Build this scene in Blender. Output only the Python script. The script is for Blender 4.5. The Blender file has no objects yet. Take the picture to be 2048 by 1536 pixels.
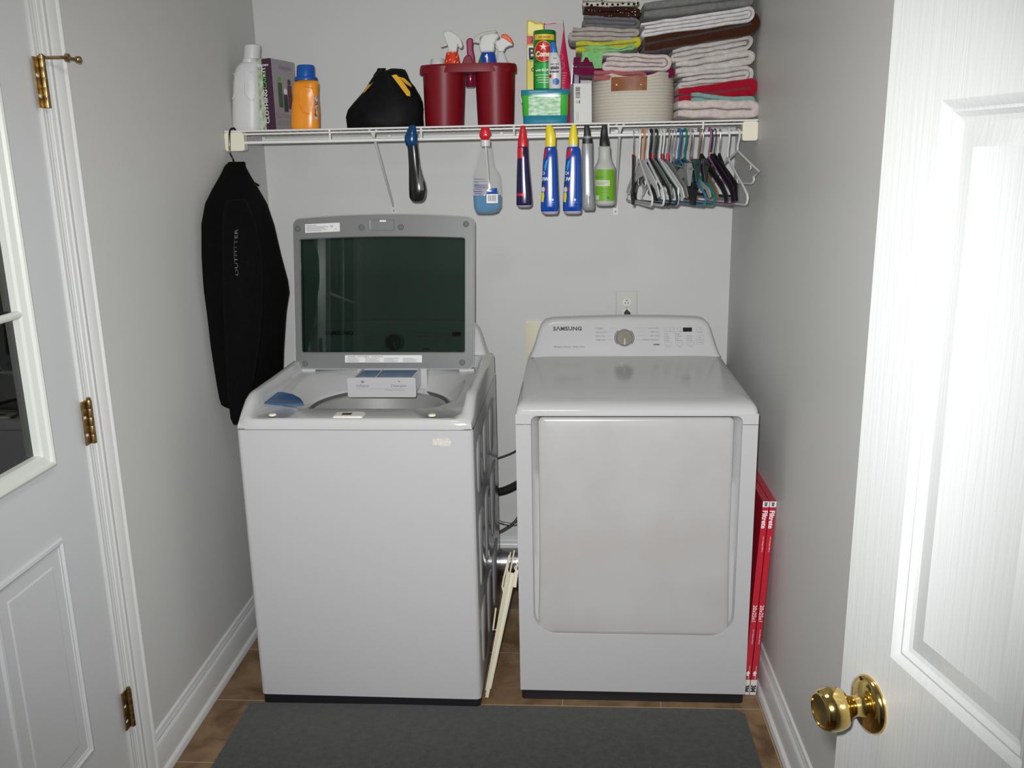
import bpy, math, random
from mathutils import Vector, Matrix, noise
R = math.radians; PI = math.pi
sc = bpy.context.scene
col = sc.collection
rnd = random.Random(7)

# ---------------------------------------------------------------- camera
CAM = Vector((1.128, -3.4204, 1.6274)); FPX = 1799.0
YAW, PITCH, ROLL = .0631, -.2443, -.0194
_F = Vector((-math.sin(YAW), math.cos(YAW), 0)); _R = Vector((math.cos(YAW), math.sin(YAW), 0)); _U = Vector((0, 0, 1))
F2 = _F*math.cos(PITCH) + _U*math.sin(PITCH); U2 = _U*math.cos(PITCH) - _F*math.sin(PITCH)
R3 = _R*math.cos(ROLL) + U2*math.sin(ROLL); U3 = U2*math.cos(ROLL) - _R*math.sin(ROLL)
cd = bpy.data.cameras.new('camera'); cam = bpy.data.objects.new('camera', cd); col.objects.link(cam)
cd.sensor_fit = 'HORIZONTAL'; cd.sensor_width = 36; cd.lens = FPX*36/2048; cd.clip_start = .02
m = Matrix((R3, U3, -F2)).transposed().to_4x4(); m.translation = CAM; cam.matrix_world = m
sc.camera = cam

# ---------------------------------------------------------------- light and exposure
sc.view_settings.view_transform = 'Standard'; sc.view_settings.look = 'None'
sc.view_settings.gamma = 1; sc.view_settings.use_curve_mapping = False
sc.view_settings.exposure = 0
w = bpy.data.worlds.new('world'); sc.world = w; w.use_nodes = True
w.node_tree.nodes['Background'].inputs[0].default_value = (.75, .82, 1, 1)
w.node_tree.nodes['Background'].inputs[1].default_value = .03
fl = bpy.data.lights.new('camera_flash', 'SPOT')          # the flash of the camera that took the photograph
fl.energy = 262; fl.spot_size = R(88); fl.spot_blend = 1.0; fl.shadow_soft_size = .018; fl.color = (.98, .985, 1)
flo = bpy.data.objects.new('camera_flash', fl); col.objects.link(flo)
mf = m.copy(); mf.translation = CAM + U3*.055 - R3*.03; flo.matrix_world = mf
cl = bpy.data.lights.new('added_ceiling_fill', 'AREA'); cl.energy = 5; cl.size = .35; cl.color = (1, .95, .88)  # added weak fill light under the ceiling, no lamp fitting behind it
clo = bpy.data.objects.new('added_ceiling_fill', cl); col.objects.link(clo); clo.location = (.87, -2.0, 2.40)

# ---------------------------------------------------------------- measuring helpers
def at(px, py, v, ax=1):
    """world point of the sight line through a photo pixel on the plane x|y|z = v"""
    d = F2 + R3*((px-1024)/FPX) - U3*((py-768)/FPX)
    return CAM + d*((v-CAM[ax])/d[ax])

# ---------------------------------------------------------------- materials
MATS = {}
def mat(name, c, rough=.5, metal=0, spec=.5, bump=0, bscale=200, noise_amt=0, nscale=8, c2=None, coat=0, trans=0, ior=1.45, emit=0, stretch=None, alpha=1):
    if name in MATS: return MATS[name]
    m = bpy.data.materials.new(name); m.use_nodes = True; nt = m.node_tree; N = nt.nodes; L = nt.links
    b = N['Principled BSDF']
    b.inputs['Base Color'].default_value = (*c, 1); b.inputs['Roughness'].default_value = rough
    b.inputs['Metallic'].default_value = metal; b.inputs['Specular IOR Level'].default_value = spec
    b.inputs['Coat Weight'].default_value = coat; b.inputs['Coat Roughness'].default_value = .06
    b.inputs['Transmission Weight'].default_value = trans; b.inputs['IOR'].default_value = ior
    b.inputs['Alpha'].default_value = alpha
    tc = N.new('ShaderNodeTexCoord'); src = tc.outputs['Object']
    if stretch:
        mp = N.new('ShaderNodeMapping'); mp.inputs['Scale'].default_value = stretch; L.new(src, mp.inputs[0]); src = mp.outputs[0]
    if noise_amt or c2:
        n = N.new('ShaderNodeTexNoise'); n.inputs['Scale'].default_value = nscale; n.inputs['Detail'].default_value = 5
        L.new(src, n.inputs['Vector'])
        mx = N.new('ShaderNodeMix'); mx.data_type = 'RGBA'
        cc = c2 or tuple(x*(1-noise_amt) for x in c)
        mx.inputs[6].default_value = (*c, 1); mx.inputs[7].default_value = (*cc, 1)
        rp = N.new('ShaderNodeMapRange'); rp.inputs[1].default_value = .35; rp.inputs[2].default_value = .65
        L.new(n.outputs[0], rp.inputs[0]); L.new(rp.outputs[0], mx.inputs[0]); L.new(mx.outputs[2], b.inputs['Base Color'])
    if bump:
        n2 = N.new('ShaderNodeTexNoise'); n2.inputs['Scale'].default_value = bscale; n2.inputs['Detail'].default_value = 3
        L.new(src, n2.inputs['Vector']); bp = N.new('ShaderNodeBump'); bp.inputs['Strength'].default_value = bump
        bp.inputs['Distance'].default_value = .002; L.new(n2.outputs[0], bp.inputs['Height']); L.new(bp.outputs[0], b.inputs['Normal'])
    MATS[name] = m; return m

WALL = mat('wall_paint', (.585, .587, .572), .42, bump=.04, bscale=25, spec=.12)
CEIL = mat('ceiling_paint', (.75, .75, .74), .8)
TRIM = mat('trim_paint', (.64, .65, .64), .3, bump=.03, bscale=40)
DOORW = mat('door_paint', (.60, .61, .62), .38, bump=.03, bscale=60)
APP = mat('appliance_enamel', (.49, .49, .495), .22, spec=.5, coat=.15)
APPD = mat('appliance_door_enamel', (.46, .46, .455), .25, spec=.5, c2=(.435, .42, .41), nscale=5)
PLAW = mat('white_plastic', (.50, .50, .50), .14, spec=.5)
BLK = mat('black_plastic', (.012, .012, .014), .45)
BLKG = mat('black_gloss', (.008, .008, .01), .12)
INK = mat('black_ink', (.03, .03, .035), .6)
INKG = mat('grey_ink', (.22, .22, .25), .6)
WINK = mat('white_ink', (.8, .8, .8), .6)
GREYF = mat('grey_lid_plastic', (.17, .173, .172), .38, bump=.03, bscale=300)
STEEL = mat('brushed_steel', (.36, .36, .35), .6, metal=.3)
CHROME = mat('chrome', (.75, .75, .76), .12, metal=1)
BRASS = mat('polished_brass', (.80, .58, .20), .12, metal=1)
ABRASS = mat('aged_brass', (.46, .33, .13), .35, metal=1, c2=(.25, .18, .09), nscale=60)
WIRE = mat('white_vinyl_wire', (.72, .72, .70), .35)
CREAM = mat('cream_plastic', (.74, .71, .56), .4)
CREAMM = mat('cream_enamel_metal', (.66, .62, .47), .35)
BLUEP = mat('blue_plastic', (.035, .12, .30), .35)
LABELW = mat('white_label', (.72, .72, .70), .5)

def tile_mat():
    m = bpy.data.materials.new('floor_tile'); m.use_nodes = True; N = m.node_tree.nodes; L = m.node_tree.links; b = N['Principled BSDF']
    tc = N.new('ShaderNodeTexCoord'); mp = N.new('ShaderNodeMapping'); mp.inputs['Location'].default_value = (-.21, .98, 0); L.new(tc.outputs['Object'], mp.inputs[0])
    br = N.new('ShaderNodeTexBrick'); br.offset = 0; br.inputs['Scale'].default_value = 1; br.inputs['Brick Width'].default_value = .30; br.inputs['Row Height'].default_value = .30
    br.inputs['Mortar Size'].default_value = .0022; br.inputs['Mortar Smooth'].default_value = .3
    br.inputs['Mortar'].default_value = (.36, .28, .19, 1)
    n = N.new('ShaderNodeTexNoise'); n.inputs['Scale'].default_value = 9; n.inputs['Detail'].default_value = 7; n.inputs['Distortion'].default_value = .6
    L.new(tc.outputs['Object'], n.inputs['Vector'])
    cr = N.new('ShaderNodeValToRGB'); e = cr.color_ramp.elements
    e[0].position = .36; e[0].color = (.105, .060, .026, 1); e[1].position = .66; e[1].color = (.27, .175, .088, 1)
    L.new(n.outputs[0], cr.inputs[0]); L.new(cr.outputs[0], br.inputs['Color1']); L.new(cr.outputs[0], br.inputs['Color2'])
    L.new(mp.outputs[0], br.inputs['Vector']); L.new(br.outputs['Color'], b.inputs['Base Color'])
    b.inputs['Roughness'].default_value = .45
    bp = N.new('ShaderNodeBump'); bp.inputs['Distance'].default_value = .002; bp.inputs['Strength'].default_value = .5; bp.invert = True
    L.new(br.outputs['Fac'], bp.inputs['Height']); L.new(bp.outputs[0], b.inputs['Normal'])
    return m
def cloth(name, c, amt=.25, bump=.9, bscale=260, rough=.95):
    m = mat(name, c, rough, spec=.15, bump=bump, bscale=bscale, noise_amt=amt, nscale=60); 
    m.node_tree.nodes['Principled BSDF'].inputs['Sheen Weight'].default_value = .2 if max(c) > .02 else 0
    return m
def glass_mat(name, tint, refl=.05, rough=0):
    m = bpy.data.materials.new(name); m.use_nodes = True; N = m.node_tree.nodes; L = m.node_tree.links; N.clear()
    o = N.new('ShaderNodeOutputMaterial'); t = N.new('ShaderNodeBsdfTransparent'); t.inputs[0].default_value = (*tint, 1)
    g = N.new('ShaderNodeBsdfGlossy'); g.inputs['Roughness'].default_value = rough; fr = N.new('ShaderNodeFresnel'); fr.inputs[0].default_value = 1.5
    mx = N.new('ShaderNodeMixShader'); ad = N.new('ShaderNodeMath'); ad.operation = 'ADD'; ad.inputs[1].default_value = refl
    L.new(fr.outputs[0], ad.inputs[0]); L.new(ad.outputs[0], mx.inputs[0]); L.new(t.outputs[0], mx.inputs[1]); L.new(g.outputs[0], mx.inputs[2]); L.new(mx.outputs[0], o.inputs[0])
    return m
def grain_mat():
    m = mat('wood_grain_door_paint', (.42, .43, .42), .3, spec=.5)
    N = m.node_tree.nodes; L = m.node_tree.links; b = N['Principled BSDF']
    tc = N.new('ShaderNodeTexCoord'); mp = N.new('ShaderNodeMapping'); mp.inputs['Scale'].default_value = (150, 150, 5); L.new(tc.outputs['Object'], mp.inputs[0])
    n = N.new('ShaderNodeTexNoise'); n.inputs['Scale'].default_value = 1; n.inputs['Detail'].default_value = 3; n.inputs['Distortion'].default_value = .8; L.new(mp.outputs[0], n.inputs['Vector'])
    bp = N.new('ShaderNodeBump'); bp.inputs['Strength'].default_value = .3; bp.inputs['Distance'].default_value = .0015
    L.new(n.outputs[0], bp.inputs['Height']); L.new(bp.outputs[0], b.inputs['Normal'])
    return m

# ---------------------------------------------------------------- mesh helpers
_tc = {}
class Geo:
    def __init__(s): s.V = []; s.F = []; s.M = []; s.mi = 0
    def add(s, V, F):
        o = len(s.V); s.V += [Vector(v) for v in V]
        for f in F: s.F.append([i+o for i in f]); s.M.append(s.mi)
        return s
    def box(s, a, b, rot=None, piv=None):
        x0, y0, z0 = a; x1, y1, z1 = b
        V = [Vector(v) for v in ((x0,y0,z0),(x1,y0,z0),(x1,y1,z0),(x0,y1,z0),(x0,y0,z1),(x1,y0,z1),(x1,y1,z1),(x0,y1,z1))]
        if rot is not None:
            p = Vector(piv) if piv is not None else sum(V, Vector())/8
            V = [rot @ (v-p) + p for v in V]
        return s.add(V, [(0,3,2,1),(4,5,6,7),(0,1,5,4),(1,2,6,5),(2,3,7,6),(3,0,4,7)])
    def loft(s, rings, cap0=True, cap1=True, closed=False):
        n = len(rings[0]); V = [v for r in rings for v in r]; F = []
        K = len(rings)
        for k in range(K if closed else K-1):
            a = k*n; b = ((k+1) % K)*n
            for i in range(n):
                j = (i+1) % n; F.append((a+i, a+j, b+j, b+i))
        if not closed:
            if cap0: F.append(tuple(reversed(range(n))))
            if cap1: F.append(tuple(range((K-1)*n, K*n)))
        return s.add(V, F)
    def tube(s, pts, r, n=8, closed=False, flat=None):
        pts = [Vector(p) for p in pts]; K = len(pts); rings = []
        up = None
        for i in range(K):
            a = pts[(i-1) % K] if (closed or i > 0) else pts[0]; b = pts[(i+1) % K] if (closed or i < K-1) else pts[-1]
            t = (b-a).normalized()
            if up is None: up = t.orthogonal().normalized() if flat is None else Vector(flat)
            u = (up - t*up.dot(t)); u = u.normalized() if u.length > 1e-6 else t.orthogonal().normalized(); v = t.cross(u)
            if flat is None: up = u
            rr = r[i] if isinstance(r, (list, tuple)) and not isinstance(r[0], str) and len(r) == K and flat is None else r
            ra, rb = (rr, rr) if flat is None else r
            rings.append([pts[i] + u*ra*math.cos(2*PI*k/n) + v*rb*math.sin(2*PI*k/n) for k in range(n)])
        return s.loft(rings, closed=closed)
    def lathe(s, prof, c, ax=(0, 0, 1), n=28, cap0=True, cap1=True):
        c = Vector(c); ax = Vector(ax).normalized(); u = Vector((1, 0, 0)) if abs(ax.x) < .9 else Vector((0, 1, 0)); u = (u-ax*u.dot(ax)).normalized(); v = ax.cross(u)
        return s.loft([[c + ax*h + (u*math.cos(2*PI*k/n) + v*math.sin(2*PI*k/n))*r for k in range(n)] for r, h in prof], cap0, cap1)
    def prism(s, pts, ext):
        ext = Vector(ext); pts = [Vector(p) for p in pts]
        return s.loft([pts, [p+ext for p in pts]])
    def frame(s, outer, inner, ext):
        ext = Vector(ext); o = [Vector(p) for p in outer]; i = [Vector(p) for p in inner]
        return s.loft([o, i, [p+ext for p in i], [p+ext for p in o]], closed=True)
    def text(s, t, o, xd, zd, size, align='CENTER', bold=0, fn=None, sx=1, sp=1):
        """flat lettering, origin o, reading along xd, upright along zd, cap height about .7*size"""
        key = (t, bold, sp, align)
        if key not in _tc:
            cu = bpy.data.curves.new('t', 'FONT'); cu.body = t; cu.size = 1; cu.align_x = align; cu.offset = bold; cu.space_character = sp; cu.resolution_u = 3
            ob = bpy.data.objects.new('t', cu); me = ob.to_mesh()
            _tc[key] = ([v.co.copy() for v in me.vertices], [tuple(p.vertices) for p in me.polygons]); ob.to_mesh_clear()
            bpy.data.objects.remove(ob); bpy.data.curves.remove(cu)
        V, F = _tc[key]; o = Vector(o); xd = Vector(xd).normalized(); zd = Vector(zd).normalized()
        if fn: return s.add([fn(v.x*size*sx, v.y*size) for v in V], F)
        return s.add([o + xd*v.x*size*sx + zd*v.y*size for v in V], F)
    def obj(s, name, mats, parent=None, smooth=40, bevel=0, bseg=3, sub=0, local=False, label=None, rim=0):
        me = bpy.data.meshes.new(name)
        off = Vector() if (local or parent is None) else wloc(parent)
        me.from_pydata([v-off for v in s.V], [], s.F); me.update()
        if not isinstance(mats, (list, tuple)): mats = [mats]
        for mm in mats: me.materials.append(mm)
        me.polygons.foreach_set('material_index', s.M)
        if smooth:
            me.polygons.foreach_set('use_smooth', [True]*len(s.F)); me.set_sharp_from_angle(angle=R(smooth))
        o = bpy.data.objects.new(name, me); col.objects.link(o)
        if parent: o.parent = parent
        if bevel:
            b = o.modifiers.new('bevel', 'BEVEL'); b.width = bevel; b.segments = bseg; b.limit_method = 'ANGLE'; b.angle_limit = R(35)
        if sub:
            q = o.modifiers.new('subsurf', 'SUBSURF'); q.levels = sub; q.render_levels = sub
        if label: o['label'] = label
        return o
def wloc(o):
    v = Vector()
    while o: v += o.location; o = o.parent
    return v
def thing(name, label, cat, loc=(0, 0, 0), rz=0, group=None):
    o = bpy.data.objects.new(name, None); col.objects.link(o); o.location = loc; o.rotation_euler = (0, 0, rz); o.empty_display_size = .05
    o['label'] = label; o['category'] = cat
    if group: o['group'] = group
    return o
def tag(o, label, cat, group=None):
    o['label'] = label; o['category'] = cat
    if group: o['group'] = group
    return o
def struct(o): o['kind'] = 'structure'; return o
def rrect(x0, x1, z0, z1, r, seg=6):
    """rounded rectangle in 2D; r = one radius or (bl, br, tr, tl)"""
    rs = (r,)*4 if not isinstance(r, (tuple, list)) else r; P = []
    for (cx, cz, a0), q in zip(((x0, z0, PI), (x1, z0, 1.5*PI), (x1, z1, 0), (x0, z1, .5*PI)), rs):
        sx = 1 if cx == x0 else -1; sz = 1 if cz == z0 else -1
        for k in range(seg+1):
            a = a0 + PI/2*k/seg; P.append((cx+sx*q + q*math.cos(a), cz+sz*q + q*math.sin(a)))
    return P
def ell(c, rx, ry, n=28, e=2.0, rot=0):
    P = []
    for k in range(n):
        a = 2*PI*k/n; ca, sa = math.cos(a), math.sin(a)
        x = rx*math.copysign(abs(ca)**(2/e), ca); y = ry*math.copysign(abs(sa)**(2/e), sa)
        P.append(Vector((c[0] + x*math.cos(rot) - y*math.sin(rot), c[1] + x*math.sin(rot) + y*math.cos(rot), c[2])))
    return P
def sil(rows, Y, ratio=.6, e=2.3, n=28, rot=0, dmin=0):
    """rings of a body whose outline was measured row by row: (photo row, left, right[, depth ratio])"""
    out = []
    for r in rows:
        a = at(r[1], r[0], Y); b = at(r[2], r[0], Y); q = r[3] if len(r) > 3 else ratio
        c = (a+b)/2; rx = (b.x-a.x)/2
        out.append(ell(c, rx, max(rx*q, dmin), n, e, rot))
    return out

# ================================================================ ROOM
XR = 1.740; ZC = 2.44; YF = -3.13
def wallbox(name, a, b, mt=WALL): return struct(Geo().box(a, b).obj(name, mt, smooth=0))
wallbox('floor', (-.12, -4.6, -.1), (XR+.12, .12, 0), tile_mat())
wallbox('ceiling', (-.12, -4.6, ZC), (XR+.12, .12, ZC+.1), CEIL)
wallbox('wall_back', (-.12, 0, 0), (XR+.12, .12, ZC))
wallbox('wall_right', (XR, -4.6, 0), (XR+.12, 0, ZC))
DY0, DY1, DZ = -2.41, -1.462, 2.045        # opening of the outside door in the left wall
g = Geo(); g.box((-.12, DY1, 0), (0, 0, ZC)); g.box((-.12, -4.6, 0), (0, DY0, ZC)); g.box((-.12, DY0, DZ), (0, DY1, ZC))
struct(g.obj('wall_left', WALL, smooth=0))
g = Geo(); g.box((0, YF-.11, 0), (.86, YF, ZC)); g.box((.86, YF-.11, 2.06), (1.675, YF, ZC)); g.box((1.675, YF-.11, 0), (XR, YF, ZC))
struct(g.obj('wall_front', WALL, smooth=0))
wallbox('wall_hall', (-.12, -4.72, 0), (XR+.12, -4.6, ZC))
def basebd(name, p0, p1, nrm):
    """moulded baseboard with shoe, profile swept from p0 to p1"""
    prof = [(0, 0), (.026, 0), (.026, .006), (.022, .016), (.014, .021), (.014, .088), (.0125, .092), (.0145, .096), (.0125, .101), (.009, .106), (.010, .112), (.006, .122), (.006, .1265), (.002, .1305), (0, .1305)]
    nrm = Vector(nrm); g = Geo()
    g.loft([[Vector(p) + nrm*a + Vector((0, 0, b)) for a, b in prof] for p in (p0, p1)])
    return struct(g.obj(name, TRIM, smooth=30))
basebd('baseboard_left', (0, -1.366, 0), (0, 0, 0), (1, 0, 0))
basebd('baseboard_right', (XR, YF, 0), (XR, 0, 0), (-1, 0, 0))
basebd('baseboard_back', (0, 0, 0), (XR, 0, 0), (0, -1, 0))
# casing of the outside door
def casing(name, y0, y1, z0, z1, horiz=False):
    # profile across the width (y), proud of the wall in x
    W_ = (z1-z0) if horiz else (y1-y0)
    prof = [(0, 0), (0, .018), (.06, .0205), (.10, .019), (.14, .0205), (.2, .017), (.55, .014), (.62, .011), (.70, .0125), (.80, .0125), (.86, .0095), (1, .008), (1, 0)]
    g = Geo()
    if horiz: rings = [[Vector((px_, y, z1 - t*W_)) for t, px_ in prof] for y in (y0, y1)]
    else: rings = [[Vector((px_, y1 - t*W_, z)) for t, px_ in prof] for z in (z0, z1)]
    g.loft(rings); return struct(g.obj(name, TRIM, smooth=25))
casing('trim_1', -1.434, -1.363, 0, DZ+.075)
casing('trim_2', -1.434, -1.363, DZ+.004, DZ+.075) if False else None
casing('trim_2', DY0-.03, -1.434, DZ+.004, DZ+.075, True)
g = Geo(); g.box((-.11, -1.4625, 0), (.0045, -1.434, DZ)); g.box((-.11, -1.476, 0), (-.045, -1.4625, DZ)); g.tube([(-.001, -1.452, 0), (-.001, -1.452, DZ)], .0065, 8); g.tube([(.002, -1.441, 0), (.002, -1.441, DZ)], .004, 8)
struct(g.obj('trim_3', TRIM, smooth=30))

# ---------------------------------------------------------------- outside door in the left wall (hinged toward the back wall)
D1 = bpy.data.objects.new('door_1', None); col.objects.link(D1); D1.location = (-.04, -1.93, 0); struct(D1)
ye, yl = -1.468, -2.40
gy1, gy0, gz0, gz1 = -1.6077, -2.26, .993, 1.925         # outer edge of the glazing bead
slab = Geo(); f0, f1 = -.046, -.002
slab.box((f0, gy1-.02, .012), (f1, ye, DZ-.006)); slab.box((f0, yl, .012), (f1, gy0+.02, DZ-.006))
slab.box((f0, gy0+.02, .012), (f1, gy1-.02, gz0+.02)); slab.box((f0, gy0+.02, gz1-.02), (f1, gy1-.02, DZ-.006))
slab.obj('door_slab', DOORW, D1, smooth=0)
def molding(parent, y0, y1, z0, z1, x, prof, name, mt, sgn=1):
    g = Geo(); rings = []
    for (d, h) in prof: rings.append([Vector((x+h*sgn, y0+d, z0+d)), Vector((x+h*sgn, y1-d, z0+d)), Vector((x+h*sgn, y1-d, z1-d)), Vector((x+h*sgn, y0+d, z1-d))])
    g.loft(rings, False, False); return g.obj(name, mt, parent, smooth=20)
GB = mat('glazing_bead', (.66, .68, .64), .3)
molding(D1, gy0, gy1, gz0, gz1, f1, [(0, 0), (.001, .008), (.004, .013), (.009, .015), (.014, .013), (.017, .007), (.020, .006), (.031, .002), (.034, -.004), (.035, -.02)], 'glazing_frame', GB)
Geo().box((-.0225, gy0+.03, gz0+.03), (-.0195, gy1-.03, gz1-.03)).obj('door_glass', glass_mat('clear_glass', (.86, .9, .88), .03), D1, smooth=0)
g = Geo(); zc_ = at(20, 636, 0, 0).z
for zz in (zc_, zc_+.42): g.tube([(-.008, gy0+.04, zz), (-.008, gy1-.028, zz)], .0085, 10)
g.tube([(-.0085, -1.93, gz0+.045), (-.0085, -1.93, gz1-.045)], .0085, 10)
g.obj('muntin', GB, D1)
g = Geo(); n_ = 120
for i in range(n_):
    z = gz0+.04 + i*(gz1-gz0-.08)/n_; g.box((-.030, gy1-.0425, z), (-.024, gy1-.0375, z+.004))
g.box((-.034, gy1-.046, gz0+.03), (-.030, gy1-.034, gz1-.03)); g.box((-.030, gy1-.072, gz0+.03), (-.025, gy1-.060, gz1-.03))
g.obj('spacer_strip', mat('aluminium_spacer', (.45, .46, .45), .4), D1)
PP = [(0, 0), (.003, .006), (.009, .0075), (.014, .003), (.018, .002), (.021, -.009), (.026, -.0115), (.050, .001), (.052, .002)]
for (a, b) in ((-1.878, -1.616), (-2.25, -1.99)):
    molding(D1, a, b, .282, .828, f1, PP, 'raised_panel', DOORW)
    Geo().add([(f1+.002, a+.052, .334), (f1+.002, b-.052, .334), (f1+.002, b-.052, .776), (f1+.002, a+.052, .776)], [(0, 1, 2, 3)]).obj('raised_panel', DOORW, D1, smooth=0)
# hinges
PAINTCH = mat('chipped_paint', (.72, .74, .66), .5)
def hinge(z, stop=False):
    g = Geo(); yh = -1.4625; L_ = .104
    for i in range(5):
        a = z-L_/2 + i*L_/5; g.lathe([(.0062, 0), (.0066, .0015), (.0066, L_/5-.0015), (.0062, L_/5)], (.013, yh+.008, a), n=16)
    g.lathe([(.0045, 0), (.0055, .002), (.0055, .005), (.003, .007)], (.013, yh+.008, z+L_/2), n=12)
    g.box((.0045, yh-.016, z-L_/2), (.0085, yh+.006, z+L_/2))
    h = g.obj('hinge', ABRASS, D1)
    g = Geo()
    for dz in (-.03, .012): g.add([(.0089, yh-.0155, z+dz), (.0089, yh-.006, z+dz-.002), (.0089, yh-.004, z+dz+.004), (.0089, yh-.0155, z+dz+.006)], [(0, 1, 2, 3)])
    g.obj('paint_chip', PAINTCH, h, smooth=0)
    return h
hinge(1.806); hinge(1.050); hinge(.290)
h0 = [o for o in D1.children if o.name.startswith('hinge')][0]
g = Geo(); a = Vector((.013, -1.4545, 1.857)); b = Vector((.040, -1.418, 1.861)); c = Vector((.062, -1.383, 1.858))
g.tube([a, b, c], .0035, 8); g.lathe([(.003, 0), (.009, .002), (.009, .008), (.004, .010)], b+(b-a)*.1, ax=(c-b), n=16); g.lathe([(.006, 0), (.0075, .003), (.0075, .010), (.005, .012)], c-(c-b)*.3, ax=(c-b), n=14)
g.tube([a-Vector((0, 0, .002)), a+Vector((0, 0, .004))], .0085, 12)
g.obj('door_stop', ABRASS, h0)

# ---------------------------------------------------------------- inner door, swung open on the right
dd = Vector((-.23246, .97261, 0)); K0 = Vector((1.4961, -2.4246, 0)); sE = .066; sH = sE-.762
P0 = K0 + dd*sH
D2 = bpy.data.objects.new('door_2', None); col.objects.link(D2); D2.location = P0; D2.rotation_euler = (0, 0, math.atan2(dd.y, dd.x)); struct(D2)
GR = grain_mat(); TH = .035
# local: x along the door from the hinge to the free edge, visible face at y=0 (towards +y), thickness to -y
WD = .762
px0, px1 = sE - (-.031), sE - (-.245)                    # panel columns measured from free edge
c1 = (WD-px1, WD-px0); c0 = (WD-c1[1], WD-c1[0])
rows = ((.23, .86), (1.056, 1.677), (1.80, 1.93))
g = Geo()
xs = [0, c0[0], c0[1], c1[0], c1[1], WD]; zs = [.012] + [z for r_ in rows for z in r_] + [2.03]
for i in range(5):
    for j in range(7):
        if i in (1, 3) and j in (1, 3, 5):
            x0, x1, z0, z1 = xs[i], xs[i+1], zs[j], zs[j+1]
            rr = [(0, 0), (.004, -.002), (.009, -.0065), (.012, -.006), (.017, -.0105), (.022, -.012), (.046, -.0065), (.048, -.007)]
            for s_, yb in ((1, 0), (-1, -TH)):
                rings = [[Vector((x0+d, yb+s_*h, z0+d)), Vector((x1-d, yb+s_*h, z0+d)), Vector((x1-d, yb+s_*h, z1-d)), Vector((x0+d, yb+s_*h, z1-d))] for d, h in rr]
                if s_ == 1: rings = [list(reversed(q)) for q in rings]
                g.loft(rings, False, True)
        else: 
            x0, x1, z0, z1 = xs[i], xs[i+1], zs[j], zs[j+1]
            g.add([(x0, 0, z0), (x0, 0, z1), (x1, 0, z1), (x1, 0, z0)], [(0, 1, 2, 3)]); g.add([(x0, -TH, z0), (x1, -TH, z0), (x1, -TH, z1), (x0, -TH, z1)], [(0, 1, 2, 3)])
g.add([(WD, 0, .012), (WD, 0, 2.03), (WD, -TH, 2.03), (WD, -TH, .012)], [(0, 1, 2, 3)]); g.add([(0, 0, .012), (0, -TH, .012), (0, -TH, 2.03), (0, 0, 2.03)], [(0, 1, 2, 3)])
g.add([(0, 0, .012), (WD, 0, .012), (WD, -TH, .012), (0, -TH, .012)], [(0, 1, 2, 3)]); g.add([(0, 0, 2.03), (0, -TH, 2.03), (WD, -TH, 2.03), (WD, 0, 2.03)], [(0, 1, 2, 3)])
g.obj('door_slab', GR, D2, smooth=20, local=True)
kx, kz = WD-sE, .9735
g = Geo(); g.lathe([(.0355, 0), (.0355, .002), (.033, .007), (.026, .0105), (.015, .012), (.0125, .018), (.0125, .026), (.0165, .033), (.024, .038), (.0265, .046), (.0262, .055), (.0235, .064), (.0205, .067), (.019, .067), (.0185, .0655), (0.001, .064)], (kx, 0, kz), ax=(0, 1, 0), n=48, cap0=False)
g.obj('door_knob', BRASS, D2, smooth=50, local=True)
g = Geo(); g.lathe([(.0355, 0), (.0355, .002), (.033, .007), (.026, .0105), (.0125, .012), (.0125, .026), (.024, .038), (.0265, .046), (.0235, .064), (.001, .066)], (kx, -TH, kz), ax=(0, -1, 0), n=32, cap0=False)
g.obj('door_knob', BRASS, D2, smooth=50, local=True)
g = Geo(); g.box((WD-.0002, -.029, kz-.028), (WD+.0008, -.006, kz+.028)); g.prism([(WD, -.024, kz-.010), (WD, -.012, kz-.010), (WD, -.012, kz+.010), (WD, -.024, kz+.010)], (.009, 0, 0)); g.obj('latch_plate', BRASS, D2, local=True)
for hz in (.25, 1.02, 1.82):
    g = Geo(); g.tube([(-.006, .006, hz-.045), (-.006, .006, hz+.045)], .006, 12); g.box((-.006, -.03, hz-.045), (0, .004, hz+.045)); g.obj('hinge', BRASS, D2, local=True)
g = Geo(); g.box((.842, YF-.118, 0), (.862, YF+.008, 2.062)); g.box((1.675-.018, YF-.118, 0), (1.675, YF-.004, 2.062)); g.box((.842, YF-.118, 2.05), (1.675, YF+.008, 2.075)); struct(g.obj('trim_4', TRIM, smooth=0))

# ================================================================ MACHINES
MW = .686
def shear_plate(g, outline2, y0, y1): g.loft([[Vector((x, y0, z)) for x, z in outline2], [Vector((x, y1, z)) for x, z in outline2]])
def console(root, name, zb, mirror=False):
    """rear control console: flared ends, face leaning back"""
    L_ = [(.010, zb), (.018, zb+.012), (.030, zb+.045), (.042, zb+.085), (.052, zb+.110), (.066, zb+.124), (.09, zb+.131), (.2, zb+.135), (MW/2, zb+.137)]
    out = L_ + [(MW-x, z) for x, z in reversed(L_[:-1])]
    g = Geo(); cx, cz = MW/2, zb+.05
    def ring(y, ins, lean=.26):
        P = []
        for x, z in out:
            X = cx + (x-cx)*(1-ins/.3); Z = max(zb-.004, z - ins*1.0) if z > zb+.02 else z
            P.append(Vector((X, y + (Z-zb)*lean, Z)))
        return P
    g.loft([ring(.612, .014), ring(.6145, .006), ring(.620, .0015), ring(.628, 0), ring(.672, 0, .12), ring(.690, .002, 0), ring(.697, .010, 0)])
    return g.obj(name, PLAW, root, smooth=35, local=True)
LEAN = Vector((0, .26, 1)).normalized(); NRM = Vector((0, -1, .26)).normalized()
def cpt(x, h, zb, off=.0008):      # point on the console face; h = height along the face above its foot
    return Vector((x, .612, zb)) + LEAN*h + NRM*off
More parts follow.
